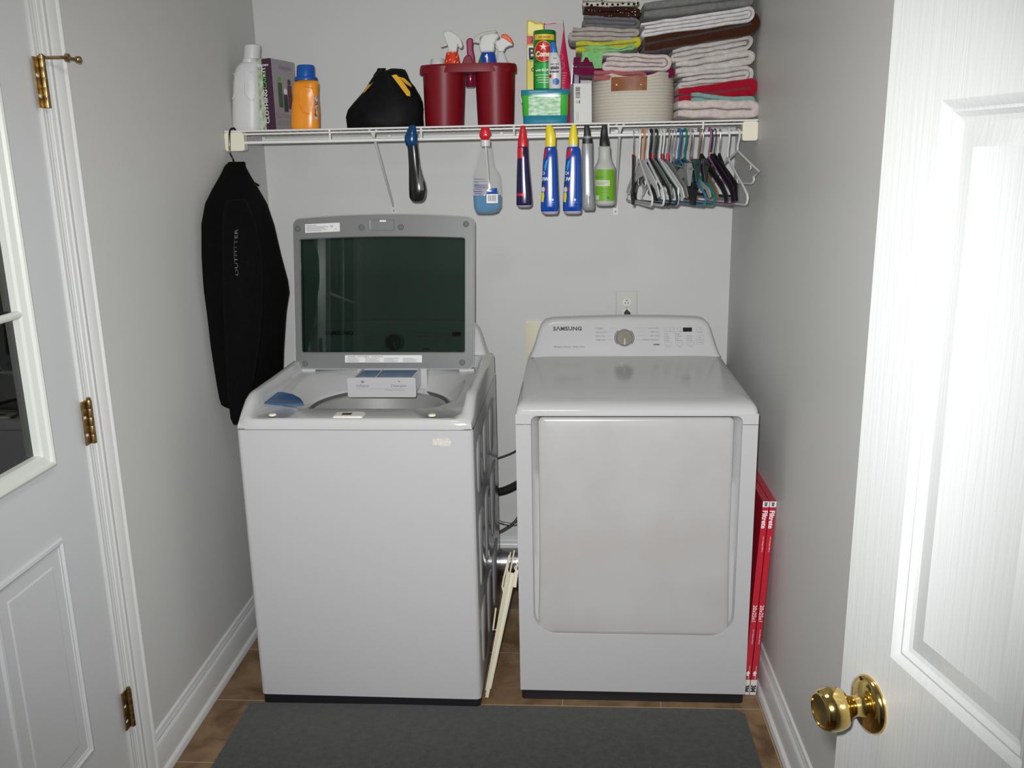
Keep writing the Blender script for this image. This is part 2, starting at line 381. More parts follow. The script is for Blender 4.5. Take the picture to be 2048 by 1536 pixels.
KNOBM = mat('knob_metal', (.075, .068, .045), .38, metal=.25, spec=.3)
def console_marks(root, zb, washer=False):
    """everything printed or set into a console; positions run from the left end as in the photograph"""
    X = Vector((1, 0, 0))
    g = Geo(); g.text('SΛMSUNG', cpt(.095, .094, zb), X, LEAN, .0185, 'LEFT', bold=.035, sx=1.12, sp=1.08); g.obj('logo_lettering', INK, root, smooth=0, local=True)
    g = Geo(); g.text('Moisture Sensor · Smart Care' if not washer else 'Direct Drive · Smart Care', cpt(.098, .034, zb), X, LEAN, .0088, 'LEFT', bold=.02)
    kx = .343; kh = .067
    left = ['NORMAL', 'HEAVY DUTY', 'DELICATES', 'PERM PRESS']; right = ['QUICK DRY', 'TIME DRY', 'AIR FLUFF', 'WRINKLE RELEASE']
    if washer: left = ['NORMAL', 'HEAVY DUTY', 'BEDDING', 'DELICATES']; right = ['QUICK WASH', 'RINSE + SPIN', 'SPIN ONLY', 'SELF CLEAN']
    for i in range(4):
        h = .098 - i*.0135
        g.text(left[i], cpt(.243, h, zb), X, LEAN, .0068, 'LEFT', bold=.01); g.text(right[i], cpt(.462, h, zb), X, LEAN, .0068, 'RIGHT', bold=.01)
    g.obj('course_lettering', INKG, root, smooth=0, local=True)
    g = Geo(); W_ = lambda x0, x1, h0, h1, o=.0009: g.add([cpt(x0, h0, zb, o), cpt(x1, h0, zb, o), cpt(x1, h1, zb, o), cpt(x0, h1, zb, o)], [(0, 1, 2, 3)])
    for i in range(4):
        h = .1005 - i*.0135; W_(.288-.004*(i > 0)+.004*(i == 0), .300+(.016 if i == 0 else 0), h, h+.0005); W_(.388-(.012 if i == 0 else 0), .420, h, h+.0005)
    W_(.464, .4645, .058, .102)
    def rr(x0, x1, h0, h1, r, wd=.0006, o=.0009):
        P = rrect(x0, x1, h0, h1, r, 3); Q = rrect(x0+wd, x1-wd, h0+wd, h1-wd, max(r-wd, .0003), 3)
        g.loft([[cpt(a, b, zb, o) for a, b in P], [cpt(a, b, zb, o) for a, b in Q]], False, False)
    rr(.480, .542, .086, .102, .002)
    for k in range(3): rr(.482+k*.0385, .506+k*.0385, .040, .051, .002); 
    rr(.592, .614, .083, .102, .003); rr(.592, .616, .042, .074, .003); 
    P = [cpt(.603+.0035*math.cos(a), .0955+.0035*math.sin(a), zb, .0009) for a in [2*PI*k/16 for k in range(16)]]; Q = [cpt(.603+.0028*math.cos(a), .0955+.0028*math.sin(a), zb, .0009) for a in [2*PI*k/16 for k in range(16)]]
    g.loft([P, Q], False, False)
    g.text('POWER', cpt(.603, .085, zb), X, LEAN, .005, bold=.01); g.text('▷II', cpt(.604, .064, zb), X, LEAN, .008); g.text('START', cpt(.604, .055, zb), X, LEAN, .0062); g.text('PAUSE', cpt(.604, .047, zb), X, LEAN, .0062)
    for k, t in enumerate(('Dryness', 'Temp', 'Time')): g.text(t, cpt(.494+k*.0385, .033, zb), X, LEAN, .0055)
    for k in range(4): g.text(('Sensing', 'Drying', 'Cool', 'End')[k], cpt(.487+k*.0145, .089, zb), X, LEAN, .0035)
    g.text('Time Left', cpt(.566, .106, zb), X, LEAN, .0045)
    g.obj('button_outlines', INKG, root, smooth=0, local=True)
    g = Geo()
    def dot(x, h, r=.0013): g.add([cpt(x+r*math.cos(a), h+r*math.sin(a), zb, .001) for a in [2*PI*k/8 for k in range(8)]], [tuple(range(8))])
    for k in range(4): dot(.487+k*.0135, .096)
    dot(.538, .096); dot(.538, .088)
    for c_ in range(3):
        for r_ in range(4 if c_ < 2 else 3):
            h = .0795-(r_+(0 if c_ < 2 else 1))*.0073; dot(.482+c_*.0385, h)
            g.text(('Very', 'More', 'Normal', 'Damp')[r_] if c_ == 0 else ('High', 'Medium', 'Low', 'Extra Low')[r_] if c_ == 1 else ('40 min', '30 min', '20 min')[r_], cpt(.486+c_*.0385, h-.0018, zb), X, LEAN, .0048, 'LEFT')
    g.obj('indicator_dots', INK, root, smooth=0, local=True)
    g = Geo(); g.prism([cpt(a, b, zb, -.002) for a, b in rrect(.545, .576, .087, .1015, .0015, 3)], NRM*.0035); g.obj('display', BLKG, root, local=True)
    g = Geo(); g.prism([cpt(a, b, zb, 0) for a, b in rrect(.443, .465, .0405, .0455, .001, 3)], NRM*.001); g.obj('badge', mat('badge_dark', (.05, .05, .055), .4), root, local=True)
    # knob
    c = cpt(kx, kh, zb, -.002); g = Geo(); g.lathe([(.0262, .0195), (.0262, .0208), (.001, .0208)], c, ax=NRM, n=48, cap0=False)
    k = g.obj('knob', KNOBM, root, smooth=35, local=True)
    g = Geo(); g.lathe([(.0305, 0), (.0305, .004), (.029, .008), (.0275, .020), (.0262, .0215), (.0258, .0205)], c, ax=NRM, n=48, cap0=False, cap1=False); g.obj('knob_skirt', mat('satin_chrome', (.42, .41, .38), .3, metal=1), k, smooth=35, local=True)
    g = Geo(); cc = c + NRM*.0208; d = (LEAN*-.9 + X*(.3 if washer else 0)).normalized(); e = NRM.cross(d); g.prism([cc+d*.003+e*.0012, cc+d*.003-e*.0012, cc+d*.024-e*.0024, cc+d*.024+e*.0024], NRM*.0012); g.obj('pointer', PLAW, k, local=True)
    for s_ in (0, 1):
        g = Geo()
        a0, a1 = ((R(40+90), R(40+90+92)) if s_ == 0 else (R(-42), R(50)))
        P = [cpt(kx+.0345*math.cos(a0+(a1-a0)*i/14), kh+.0345*math.sin(a0+(a1-a0)*i/14), zb, .001) for i in range(15)]
        Q = [cpt(kx+.0322*math.cos(a0+(a1-a0)*i/14), kh+.0322*math.sin(a0+(a1-a0)*i/14), zb, .001) for i in range(15)]
        g.add(P+Q, [(i, i+1, 16+i, 15+i) for i in range(14)]); g.obj('dial_ring', INK, root, smooth=0, local=True)
def kick(root, y=.004, h=.034):
    g = Geo(); g.loft([[Vector((x, yy, z)) for x, yy in rrect(.004, MW-.004, y, .69, .012, 4)] for z in (0, h)]); g.obj('kick_base', BLK, root, smooth=30, local=True)

# ---------------------------------------------------------------- dryer
DR = thing('clothes_dryer', 'white front-loading clothes dryer with its door closed, beside the open washer', 'dryer', (.9797, -.9487, 0), -.008)
kick(DR)
og = (.044, MW-.044, .2285, .9155)        # recess outline around the door
g = Geo(); SEAM = .890
rb = .070
lo = [(0.0, .032), (0.0, SEAM-.001), (og[0], SEAM-.001)] + [(x, z) for x, z in [(og[0], .40)]]
arc = [(og[0]+rb-rb*math.cos(a), og[2]+rb-rb*math.sin(a)) for a in [PI/2*k/10 for k in range(11)]]
arc2 = [(MW-x, z) for x, z in reversed(arc)]
poly = [(.0, .033), (.0, SEAM-.001), (og[0], SEAM-.001)] + arc + arc2 + [(MW-og[0], SEAM-.001), (MW, SEAM-.001), (MW, .033)]
shear_plate(g, poly, 0, .02)
body = g
body.box((0, .0201, .033), (.0012, .70, SEAM-.001)); body.box((MW-.0012, .0201, .033), (MW, .70, SEAM-.001)); body.box((0, .699, .033), (MW, .70, SEAM-.001))
body.box((.001, .02, .033), (MW-.001, .7, .036))
body.obj('cabinet', APP, DR, smooth=30, local=True, bevel=.007)
g = Geo(); gm = Geo(); gm.box((.0015, .031, SEAM-.004), (MW-.0015, .69, SEAM+.004))
# top panel: front lip with the notch of the door recess
rt = .018
na = [(og[0]+rt-rt*math.cos(a), og[3]-rt+rt*math.sin(a)) for a in [PI/2*k/6 for k in range(7)]]
ztop = .921
poly = [(0, SEAM+.001), (0, ztop), (MW, ztop), (MW, SEAM+.001), (MW-og[0], SEAM+.001)] + [(MW-x, z) for x, z in na] + list(reversed(na)) + [(og[0], SEAM+.001)]
shear_plate(g, poly, 0, .02)
g.box((0, .0201, SEAM+.001), (.02, .70, ztop)); g.box((MW-.02, .0201, SEAM+.001), (MW, .70, ztop))
rings = []
for z, i_, f in ((ztop-.001, 0, 0), (.928, .0008, .003), (.936, .003, .010), (.944, .008, .024), (.950, .018, .046), (.9535, .034, .078), (.955, .06, .12), (.956, .1, .2)):
    rings.append([Vector((x, y, z)) for x, y in rrect(i_, MW-i_, f*.9, .70, (.014, .014, .004, .004), 5)])
g.loft(rings, False, True)
g.obj('top_panel', PLAW, DR, smooth=45, local=True)
# recess channel and door
def dface(z): return .002 + .015*(max(0, z-.23)/.68)
dx0, dx1, dz1 = .064, MW-.064, .9065; rd = .062
outer = [(og[0], .905-.0)] ; NC = 10
def uoutline(x0, x1, z0, z1, rbt, rtp):
    P = [(x0+rtp-rtp*math.cos(a), z1-rtp+rtp*math.sin(a)) for a in [PI/2*k/6 for k in range(7)]][::-1]
    P += [(x0, z1-rtp-(z1-rtp-z0-rbt)*k/12) for k in range(1, 12)]
    P += [(x0+rbt-rbt*math.cos(a), z0+rbt-rbt*math.sin(a)) for a in [PI/2*k/NC for k in range(NC+1)]]
    return P + [(x0+x1-x, z) for x, z in reversed(P)]
O = uoutline(og[0], MW-og[0], og[2], og[3], rb, rt); I = uoutline(dx0, dx1, og[2]+.0015, dz1, rd, .014)
# door narrows to meet the recess at the foot
I = [((x + (og[0]-x+.012)*(max(0, 1-(z-.23)/.30)**2 if z < .53 else 0)) if x < MW/2 else (x - (x-(MW-og[0])+.0 + .012)*(max(0, 1-(z-.23)/.30)**2 if z < .53 else 0)*1.0), z) for x, z in I]
I = [(min(max(x, og[0]+.004), MW-og[0]-.004), z) for x, z in I]
g = Geo()
g.loft([[Vector((x, .0005, z)) for x, z in O], [Vector((x, .016, z)) for x, z in [(MW/2+(x-MW/2)*.985, z-(.003 if z > .85 else -.001)) for x, z in O]], [Vector((x, dface(z)+.012, z)) for x, z in I], [Vector((x, .03, z)) for x, z in I]], False, False)
g.obj('door_recess', APP, DR, smooth=60, local=True)
g = Geo()
def ins(P, d):
    cx, cz = MW/2, .56
    return [(cx+(x-cx)*(1-d/.28), cz+(z-cz)*(1-d/.34)) for x, z in P]
g.loft([[Vector((x, .028, z)) for x, z in ins(I, .0006)], [Vector((x, dface(z)+.004, z)) for x, z in ins(I, .0006)], [Vector((x, dface(z)+.0008, z)) for x, z in ins(I, .003)], [Vector((x, dface(z)-.0012, z)) for x, z in ins(I, .010)]] + [[Vector((x, dface(z)-q, z)) for x, z in ins(I, dd_)] for dd_, q in ((.04, .003), (.10, .005), (.2, .006))])
g.obj('door', APPD, DR, smooth=50, local=True)
gm.obj('seam_shade_strip', mat('painted_seam_shade', (.18, .18, .19), .7), DR, local=True)  # dark grey slab behind the seam gap, its colour stands in for shade
console(DR, 'control_console', .953); console_marks(DR, .953)

# ---------------------------------------------------------------- washer
WR_ = thing('washing_machine', 'white top-loading washing machine with its dark glass lid standing open', 'washing machine', (.1766, -.9960, 0), -.014)
kick(WR_)
g = Geo()
g.loft([[Vector((x, y, z)) for x, y in rrect(0, MW, 0, .70, (.016, .016, .003, .003), 6)] for z in (.034, SEAM-.001)], True, False)
for (y0, y1) in ((.07, .20), (.25, .38), (.44, .64)):          # stamped panels in the side
    for (z0, z1) in ((.10, .30), (.36, .60), (.66, .83)):
        P = rrect(y0, y1, z0, z1, .04, 5); Q = rrect(y0+.006, y1-.006, z0+.006, z1-.006, .034, 5)
        g.loft([[Vector((MW-.0005, a, b)) for a, b in P], [Vector((MW+.0035, a, b)) for a, b in Q]], False, True)
g.obj('cabinet', APP, WR_, smooth=35, local=True)
g = Geo(); g.loft([[Vector((x, y, z)) for x, y in rrect(.002, MW-.002, .002, .698, .015, 5)] for z in (SEAM-.003, SEAM+.003)], False, False); g.obj('seam_shade_strip', MATS['painted_seam_shade'], WR_, local=True)  # dark band painted as the shade in the deck seam
# deck as rings around the tub opening
N_ = 96; tc_ = (.343, .345)
def rp(i, x0, x1, y0, y1, r):      # ray from tub centre to rounded rectangle, by sampling
    a = 2*PI*i/N_; d = (math.cos(a), math.sin(a)); lo_, hi_ = 0, 2
    def inside(x, y):
        if not (x0 <= x <= x1 and y0 <= y <= y1): return False
        cx = min(max(x, x0+r), x1-r); cy = min(max(y, y0+r), y1-r)
        return (x-cx)**2+(y-cy)**2 <= r*r+1e-12
    for _ in range(30):
        md = (lo_+hi_)/2
        if inside(tc_[0]+d[0]*md, tc_[1]+d[1]*md): lo_ = md
        else: hi_ = md
    return tc_[0]+d[0]*lo_, tc_[1]+d[1]*lo_
def sm(t): t = max(0, min(1, t)); return t*t*(3-2*t)
def rim(y): return .9195 + .0545*sm(y/.12)
def flr(y): return .9165 + .0125*sm((y-.01)/.09) + .008*sm((y-.10)/.5)
def deckring(ins_, zf, r): 
    P = []
    for i in range(N_):
        x, y = rp(i, ins_[0], MW-ins_[0], ins_[1], .612-ins_[2], r); P.append(Vector((x, y, zf(y))))
    return P
def circ(r, z, ry=None): return [Vector((tc_[0]+r*math.cos(2*PI*i/N_), tc_[1]+(ry or r)*math.sin(2*PI*i/N_), z)) for i in range(N_)]
def outer(z, i_): return deckring((i_, i_*.9, -.086), (lambda y: z) if not callable(z) else z, max(.018-i_*.3, .006))
g = Geo()
rs = [circ(.226, .842, .211), circ(.232, .868, .216), circ(.236, .873, .219), circ(.243, .8755, .223)]
rs.append(deckring((.078, .104, .030), lambda y: flr(y)-.010, .15)); rs.append(deckring((.064, .094, .018), lambda y: flr(y)-.002, .11))
rs += [deckring((.040, .020, .012), lambda y: flr(y), .045), deckring((.036, .016, .008), lambda y: flr(y)+.002+(rim(y)-flr(y))*.35, .043), deckring((.029, .011, .002), lambda y: rim(y)-.002, .04), deckring((.022, .009, -.01), lambda y: rim(y), .035)]
rs += [deckring((.012, .006, -.05), lambda y: rim(y)-.001, .03), deckring((.004, .002, -.08), lambda y: rim(y)-.007, .022), deckring((.0005, 0, -.086), lambda y: rim(y)-.018, .018), deckring((0, -.0005, -.087), lambda y: SEAM+.001, .017)]
g.loft(rs, False, False)
g.obj('top_deck', PLAW, WR_, smooth=50, local=True)
# stainless tub seen through the opening
g = Geo(); cc = (tc_[0], tc_[1], 0)
g.lathe([(.222, .853), (.216, .858), (.205, .855), (.200, .845), (.200, .50), (.19, .47), (.05, .46), (.001, .46)], cc, n=64, cap0=False, cap1=False)
tub = g.obj('wash_tub', STEEL, WR_, local=True)
g = Geo(); g.lathe([(.229, .848), (.226, .866), (.2205, .868), (.219, .852)], cc, n=64, cap0=False, cap1=False); g.obj('tub_ring', mat('grey_tub_ring', (.10, .10, .10), .4), tub, local=True)
g = Geo(); g.lathe([(.035, .46), (.04, .5), (.03, .62), (.03, .66), (.001, .67)], cc, n=32, cap0=False); g.lathe([(.19, .47), (.12, .475), (.04, .50), (.001, .5)], cc, n=48, cap0=False); g.obj('wash_plate', mat('grey_pulsator', (.30, .31, .32), .4), tub, local=True)
# pre-soak scoop
BM = mat('blue_scoop', (.035, .105, .22), .3)
RT = Matrix.Rotation(-.014, 3, 'Z').inverted()
S = [RT @ (at(px, py, .934, 2)-Vector((.1766, -.9960, 0))) for px, py in ((519, 804), (528, 795), (546, 784), (565, 784), (585, 788), (600, 796), (607, 805), (590, 808), (550, 806))]; cS = sum(S, Vector())/len(S)
g = Geo(); g.loft([[v+Vector((0, 0, -.006)) for v in S], S, [cS+(v-cS)*.95+Vector((0, 0, -.0012)) for v in S]], False, True)
g.obj('pretreat_scoop', BM, WR_, smooth=60, local=True)
# latch, bumpers, brand-less residue of a sticker
g = Geo(); g.loft([[Vector((x, y, z)) for x, y in rrect(.281-i_, .369+i_, .012-i_, .060, .006, 3)] for i_, z in ((0, .9215), (-.002, .9265), (-.006, .9275))]); la = g.obj('lid_latch', mat('latch_plastic', (.66, .66, .60), .4), WR_, local=True)
g = Geo(); g.box((.305, .024, .9272), (.333, .044, .9282)); g.obj('latch_plate', ABRASS, la, local=True)
for bx in (.098, .565):
    g = Geo(); g.lathe([(.011, 0), (.011, .003), (.009, .0055), (.001, .006)], (bx, .040, .921), n=20, cap0=False); g.obj('bumper', CREAM, WR_, local=True)
g = Geo(); 
RES = [(.566, .588), (.590, .604), (.606, .616)]
o_ = Vector((.570, -.0006, .846)); g.add([o_+Vector((a, 0, b)) for a, b in ((0, 0), (.020, .001), (.022, -.003), (.048, -.002), (.052, 0), (.053, .014), (.047, .015), (.044, .021), (.036, .020), (.033, .014), (.029, .020), (.001, .019))], [tuple(range(12))])
g.obj('sticker_residue', mat('old_adhesive', (.55, .50, .42), .8, c2=(.66, .65, .63), nscale=220), WR_, smooth=0, local=True)
# detergent drawer
g = Geo(); dx_, dy_ = .232, .385
g.prism([Vector((x, dy_-.008, z)) for x, z in rrect(dx_, dx_+.226, .885, .951, .006, 4)], (0, .012, 0)); dr = g.obj('detergent_drawer', PLAW, WR_, smooth=40, local=True, bevel=.002)
g = Geo(); g.box((dx_+.018, dy_+.004, .894), (dx_+.022, dy_+.165, .949)); g.box((dx_+.212, dy_+.004, .894), (dx_+.216, dy_+.165, .949)); g.box((dx_+.018, dy_+.004, .890), (dx_+.216, dy_+.165, .894)); g.box((dx_+.085, dy_+.004, .894), (dx_+.088, dy_+.165, .944)); g.obj('drawer_tray', PLAW, dr, smooth=0, local=True)
g = Geo(); g.box((dx_+.023, dy_+.010, .915), (dx_+.083, dy_+.14, .943)); g.box((dx_+.09, dy_+.010, .915), (dx_+.21, dy_+.14, .9435)); g.obj('drawer_cup', BM, dr, local=True, bevel=.004)
g = Geo(); X = Vector((1, 0, 0)); Z = Vector((0, 0, 1)); yq = dy_-.0088
g.text('Softener', (dx_+.052, yq, .921), X, Z, .0125, bold=.01); g.text('Detergent', (dx_+.170, yq, .921), X, Z, .0125, bold=.01); g.box((dx_+.034, yq-.0001, .9145), (dx_+.190, yq, .9151)); g.text('Clean the drawer with warm water', (dx_+.158, yq, .909), X, Z, .0045, bold=.02)
g.add([(dx_+.052+.005*math.cos(a), yq, .938+.005*math.sin(a)) for a in [2*PI*k/12 for k in range(12)]], [tuple(range(12))]); g.add([(dx_+.168, yq, .941), (dx_+.173, yq, .936), (dx_+.176, yq, .938), (dx_+.170, yq, .943)], [(0, 1, 2, 3)]); g.obj('drawer_lettering', INKG, dr, smooth=0, local=True)
g = Geo(); g.prism([Vector((x, dy_+.05, z)) for x, z in rrect(dx_+.008, dx_+.226, .880, .952, .010, 4)], (0, .16, 0)); 
g = Geo(); g.box((dx_-.006, dy_+.150, .872), (dx_+.236, dy_+.19, .957)); g.obj('drawer_housing', PLAW, WR_, local=True, bevel=.004)
console(WR_, 'control_console', .953); console_marks(WR_, .953, True)
g = Geo(); g.box((.01, .60, .90), (MW-.01, .699, .956)); g.obj('console_foot', PLAW, WR_, local=True, bevel=.004)
# lid: plane given by its measured corners
LB = Matrix.Rotation(-.014, 3, 'Z').inverted()
def wl(v): return LB @ (Vector(v) - Vector((.1766, -.9960, 0)))
yb_, yt_ = -.470, -.405
bl, br_, tl, tr_ = at(590, 739, yb_), at(948, 739, yb_), at(587, 430, yt_), at(945, 426, yt_)
bl, br_, tl, tr_ = [wl(p) for p in (bl, br_, tl, tr_)]
lx = (br_-bl); Wl = lx.length; lx.normalize(); lz = ((tl+tr_)/2-(bl+br_)/2); Hl = lz.length; lz.normalize(); ln = -lx.cross(lz).normalized()   # ln points away from the viewer
o_ = (bl+br_)/2 - lx*(Wl/2)
def lp(a, b, c=0): return o_ + lx*a + lz*b + ln*c
lid = bpy.data.objects.new('lid', None); col.objects.link(lid); lid.parent = WR_; lid.location = (bl+br_)/2
def lobj(g, name, mt, par=None, **k):
    off = lid.location; g.V = [v-off for v in g.V]; return g.obj(name, mt, par or lid, local=True, **k)
gx0, gx1, gz0_, gz1_ = .021, Wl-.030, .056, Hl-.075
arch = lambda P, A: [(a, b + (A*(1-(2*a/Wl-1)**2) if b > Hl/2 else 0)) for a, b in P]
def rr4(x0, x1, z0, z1, r, n=8):      # rounded rectangle with extra points along the sides so it can arch
    P = rrect(x0, x1, z0, z1, r, 5); out = []
    for i in range(len(P)):
        a, b = P[i], P[(i+1) % len(P)]; out.append(a)
        if math.dist(a, b) > .1:
            for k in range(1, n): out.append((a[0]+(b[0]-a[0])*k/n, a[1]+(b[1]-a[1])*k/n))
    return out
OUT = arch(rr4(0, Wl, 0, Hl-.012, .022), .014); INN = arch(rr4(gx0, gx1, gz0_, gz1_-.006, .008), .009)
OUT2 = arch(rr4(.004, Wl-.004, .004, Hl-.016, .020), .014)
INN2 = arch(rr4(gx0+.003, gx1-.003, gz0_+.003, gz1_-.009, .006), .009)
g = Geo(); g.loft([[lp(a, b, .010) for a, b in OUT2], [lp(a, b, 0) for a, b in OUT2], [lp(a, b, 0) for a, b in INN], [lp(a, b, .006) for a, b in INN2], [lp(a, b, .012) for a, b in INN2]], False, False); lobj(g, 'lid_frame', GREYF, smooth=40)
g = Geo(); g.loft([[lp(a, b, .006) for a, b in OUT2], [lp(a, b, .002) for a, b in OUT], [lp(a, b, .024) for a, b in OUT], [lp(a, b, .030) for a, b in arch(rr4(.01, Wl-.01, .01, Hl-.022, .02), .014)], [lp(a, b, .030) for a, b in INN2], [lp(a, b, .012) for a, b in INN2]], False, False); lobj(g, 'lid_shell', PLAW, smooth=40)
g = Geo(); g.loft([[lp(a, b, .009) for a, b in INN2], [lp(a, b, .013) for a, b in INN2]]); lobj(g, 'lid_glass', glass_mat('smoked_glass', (.38, .46, .43), .01, .02), smooth=30)
g = Geo(); yy = Hl-.004
g.frame([lp(a, b, -.0005) for a, b in rrect(Wl*.43, Wl*.565, Hl-.055, Hl-.018, .006, 3)], [lp(a, b, .0) for a, b in rrect(Wl*.43+.002, Wl*.565-.002, Hl-.053, Hl-.020, .005, 3)], -ln*.0018); st = lobj(g, 'striker', mat('grey_striker', (.16, .165, .165), .35))
g = Geo(); g.prism([lp(a, b, -.001) for a, b in rrect(Wl*.485, Wl*.52, Hl-.026, Hl-.020, .001, 2)], -ln*.002); g2 = lobj(g, 'striker_label', LABELW)
for a, b in ((.02, Hl-.046), (Wl*.385, Hl-.044), (Wl*.60, Hl-.044), (Wl-.028, Hl-.036), (.036, .020), (Wl-.040, .024)):
    g = Geo(); g.lathe([(.010, 0), (.010, .002), (.008, .004), (.001, .0045)], lp(a, b, 0), ax=-ln, n=16, cap0=False); lobj(g, 'rubber_bumper', mat('grey_rubber', (.12, .125, .125), .6))
g = Geo(); g.prism([lp(a, b, 0) for a, b in ((.045, Hl-.060), (.163, Hl-.056), (.163, Hl-.027), (.045, Hl-.031))], -ln*.0006); lab = lobj(g, 'rating_label', LABELW, smooth=0)
g = Geo(); L0 = lambda a, b: lp(a, b, -.0009)
for k in range(5):
    n__ = (.035, .075, .062, .07, .05)[k]; g.prism([L0(.049, Hl-.036-k*.0045), L0(.049+n__, Hl-.036-k*.0045), L0(.049+n__, Hl-.0345-k*.0045), L0(.049, Hl-.0345-k*.0045)], -ln*.0001)
g.text('UL', L0(.136, Hl-.041), lx, lz, .009, bold=.03); g.text('E', L0(.150, Hl-.050), lx, lz, .008)
lobj(g, 'label_print', INKG, smooth=0)
g = Geo(); ca, cb = Wl*.283, Wl*.712; g.prism([lp(a, b, 0) for a, b in ((ca, .024), (cb, .024), (cb, .049), (ca, .049))], -ln*.0006); lobj(g, 'warning_label', LABELW, smooth=0)
g = Geo(); g.text('WARNING · AVERTISSEMENT · ADVERTENCIA', L0(ca+.008, .0425), lx, lz, .006, 'LEFT', bold=.02)
rr_ = random.Random(3)
for c_ in range(4):
    for k in range(5): a_ = ca+.006+c_*.064; g.prism([L0(a_, .0265+k*.003), L0(a_+.03+.028*rr_.random(), .0265+k*.003), L0(a_+.03+.028*rr_.random(), .0275+k*.003), L0(a_, .0275+k*.003)], -ln*.0001)
lobj(g, 'warning_print', INKG, smooth=0)
for a in (.02, Wl-.05):
    g = Geo(); g.tube([lp(a, -.004, .008), lp(a+.05, -.004, .008)], .007, 12); lobj(g, 'lid_hinge', PLAW)

# ================================================================ FLOOR THINGS
g = Geo()
rp_ = [(.139, -1.000), (1.652, -.990), (1.656, -1.62), (.132, -1.64)]
g.loft([[Vector((x, y, z)) for x, y in [(rp_[0][0]+i_, rp_[0][1]-i_)] + [(rp_[0][0]+i_+.03, rp_[0][1]-i_+.003)] + [(1.63-i_, -.989-i_), (1.655-i_, -1.010-i_), (1.656-i_, -1.62+i_), (.132+i_, -1.64+i_)]] for z, i_ in ((.0, 0), (.005, 0), (.007, .003))])
tag(g.obj('floor_mat', cloth('mat_fibre', (.046, .046, .044), .35, .8, 500)), 'dark grey woven mat lying on the tiles in front of both machines', 'mat')
FR = mat('filter_red', (.50, .012, .03), .3, coat=.5); FW = mat('filter_white', (.72, .72, .70), .4)
def filt(x, dt, lab):
    t = thing('air_filter', lab, 'air filter', (x, -.905, .001), group='boxed air filters')
    sh = lambda z: .0305*z/.62        # leaning toward the wall
    H_, T_, D_ = .640, .0185, .49
    g = Geo(); g.add([(sh(z)+a, b, z) for z in (.0, H_) for a, b in ((0, 0), (T_, 0), (T_, D_), (0, D_))], [(3, 2, 1, 0), (4, 5, 6, 7), (0, 1, 5, 4), (1, 2, 6, 5), (2, 3, 7, 6), (3, 0, 4, 7)])
    g.obj('carton', FR, t, smooth=0, local=True, bevel=.0012)
    g = Geo(); q = lambda a, z, o=.0006: Vector((sh(z)+a, -o, z))
    for za, zb_ in ((0, .052), (.622, .640)):
        g = Geo(); g.add([q(.0, za), q(T_, za), q(T_, zb_), q(.0, zb_)], [(0, 1, 2, 3)]); g.obj('white_end', FW, t, smooth=0, local=True)
    f = lambda x_, y_, zt, c_=T_/2: (lambda z: Vector((sh(z)+c_+y_, -.0011, z)))(zt-x_)
    g = Geo()
    for s_, z_, sz, bd, al in (('Filtrete', .612, .0195, .03, 'LEFT'), ('20x25x1', .306, .0165, .01, 'LEFT')):
        g.text(s_, (0, 0, 0), (1, 0, 0), (0, 0, 1), sz, al, bold=bd, fn=lambda a, b, z_=z_, sz=sz: f(a, b-sz*.35, z_))
    for z_ in (.53, .225, .1): g.text('micro allergen defense', (0, 0, 0), (1, 0, 0), (0, 0, 1), .0055, 'LEFT', fn=lambda a, b, z_=z_: f(a, b+.001, z_) if a < .05 else f(.05, b, z_))
    g.add([q(.0055, .066, .001), q(.0125, .066, .001), q(.0125, .074, .001), q(.016, .074, .001), q(.009, .083, .001), q(.002, .074, .001), q(.0055, .074, .001)][::1], [tuple(range(7))])
    g.obj('white_lettering', WINK, t, smooth=0, local=True)
    g = Geo(); g.text('3M', (0, 0, 0), (1, 0, 0), (0, 0, 1), .019, 'LEFT', bold=.06, fn=lambda a, b: f(a, b-.0065, .034)); g.text('3M', (0, 0, 0), (1, 0, 0), (0, 0, 1), .010, 'LEFT', bold=.06, fn=lambda a, b: f(a, b-.0035, .638)); g.obj('black_lettering', INK, t, smooth=0, local=True)
filt(1.6690, 0, 'red boxed air filter standing against the side of the dryer')
filt(1.6895, 0, 'red boxed air filter leaning nearest the right-hand wall')

# folded metal rack leaning in the gap
RK = thing('folded_rack', 'cream metal folding rack leaning in the gap between washer and dryer', 'rack', (.874, -.945, .001))
g = Geo(); a = at(972.5, 1398, -.945); b = at(1030, 1090, -.80); u = (b-a).normalized(); s_ = Vector((1, 0, 0)); s_ = (s_-u*s_.dot(u)).normalized(); nn = u.cross(s_)
a.z = .004
def bar(g, p, q, w_, t_, w2=None):
    v_ = w2 or w_; g.loft([[p+s_*w_/2+nn*t_/2, p-s_*w_/2+nn*t_/2, p-s_*w_/2-nn*t_/2, p+s_*w_/2-nn*t_/2], [q+s_*v_/2+nn*t_/2, q-s_*v_/2+nn*t_/2, q-s_*v_/2-nn*t_/2, q+s_*v_/2-nn*t_/2]])
LN = (b-a).length
bar(g, a+s_*.002, a+u*LN*.82+s_*.006, .008, .012, .022); g.tube([a+s_*.006-nn*.008, a+u*LN*.83+s_*.016-nn*.008], .0016, 6); g.tube([a-s_*.001-nn*.008, a+u*LN*.83-s_*.004-nn*.008], .0016, 6)
g.obj('main_channel', CREAMM, RK, smooth=0, bevel=.0012)
g = Geo(); g.tube([a-s_*.0045+u*.02, a-s_*.008+u*LN*.95], .0022, 6); g.tube([a-s_*.001-nn*.012+u*.01, a+s_*.003-nn*.012+u*LN*.97], .0025, 6); g.tube([a+s_*.009-nn*.01+u*.03, a+s_*.020-nn*.01+u*LN*.9], .0022, 6)
g.obj('rod', CREAMM, RK)
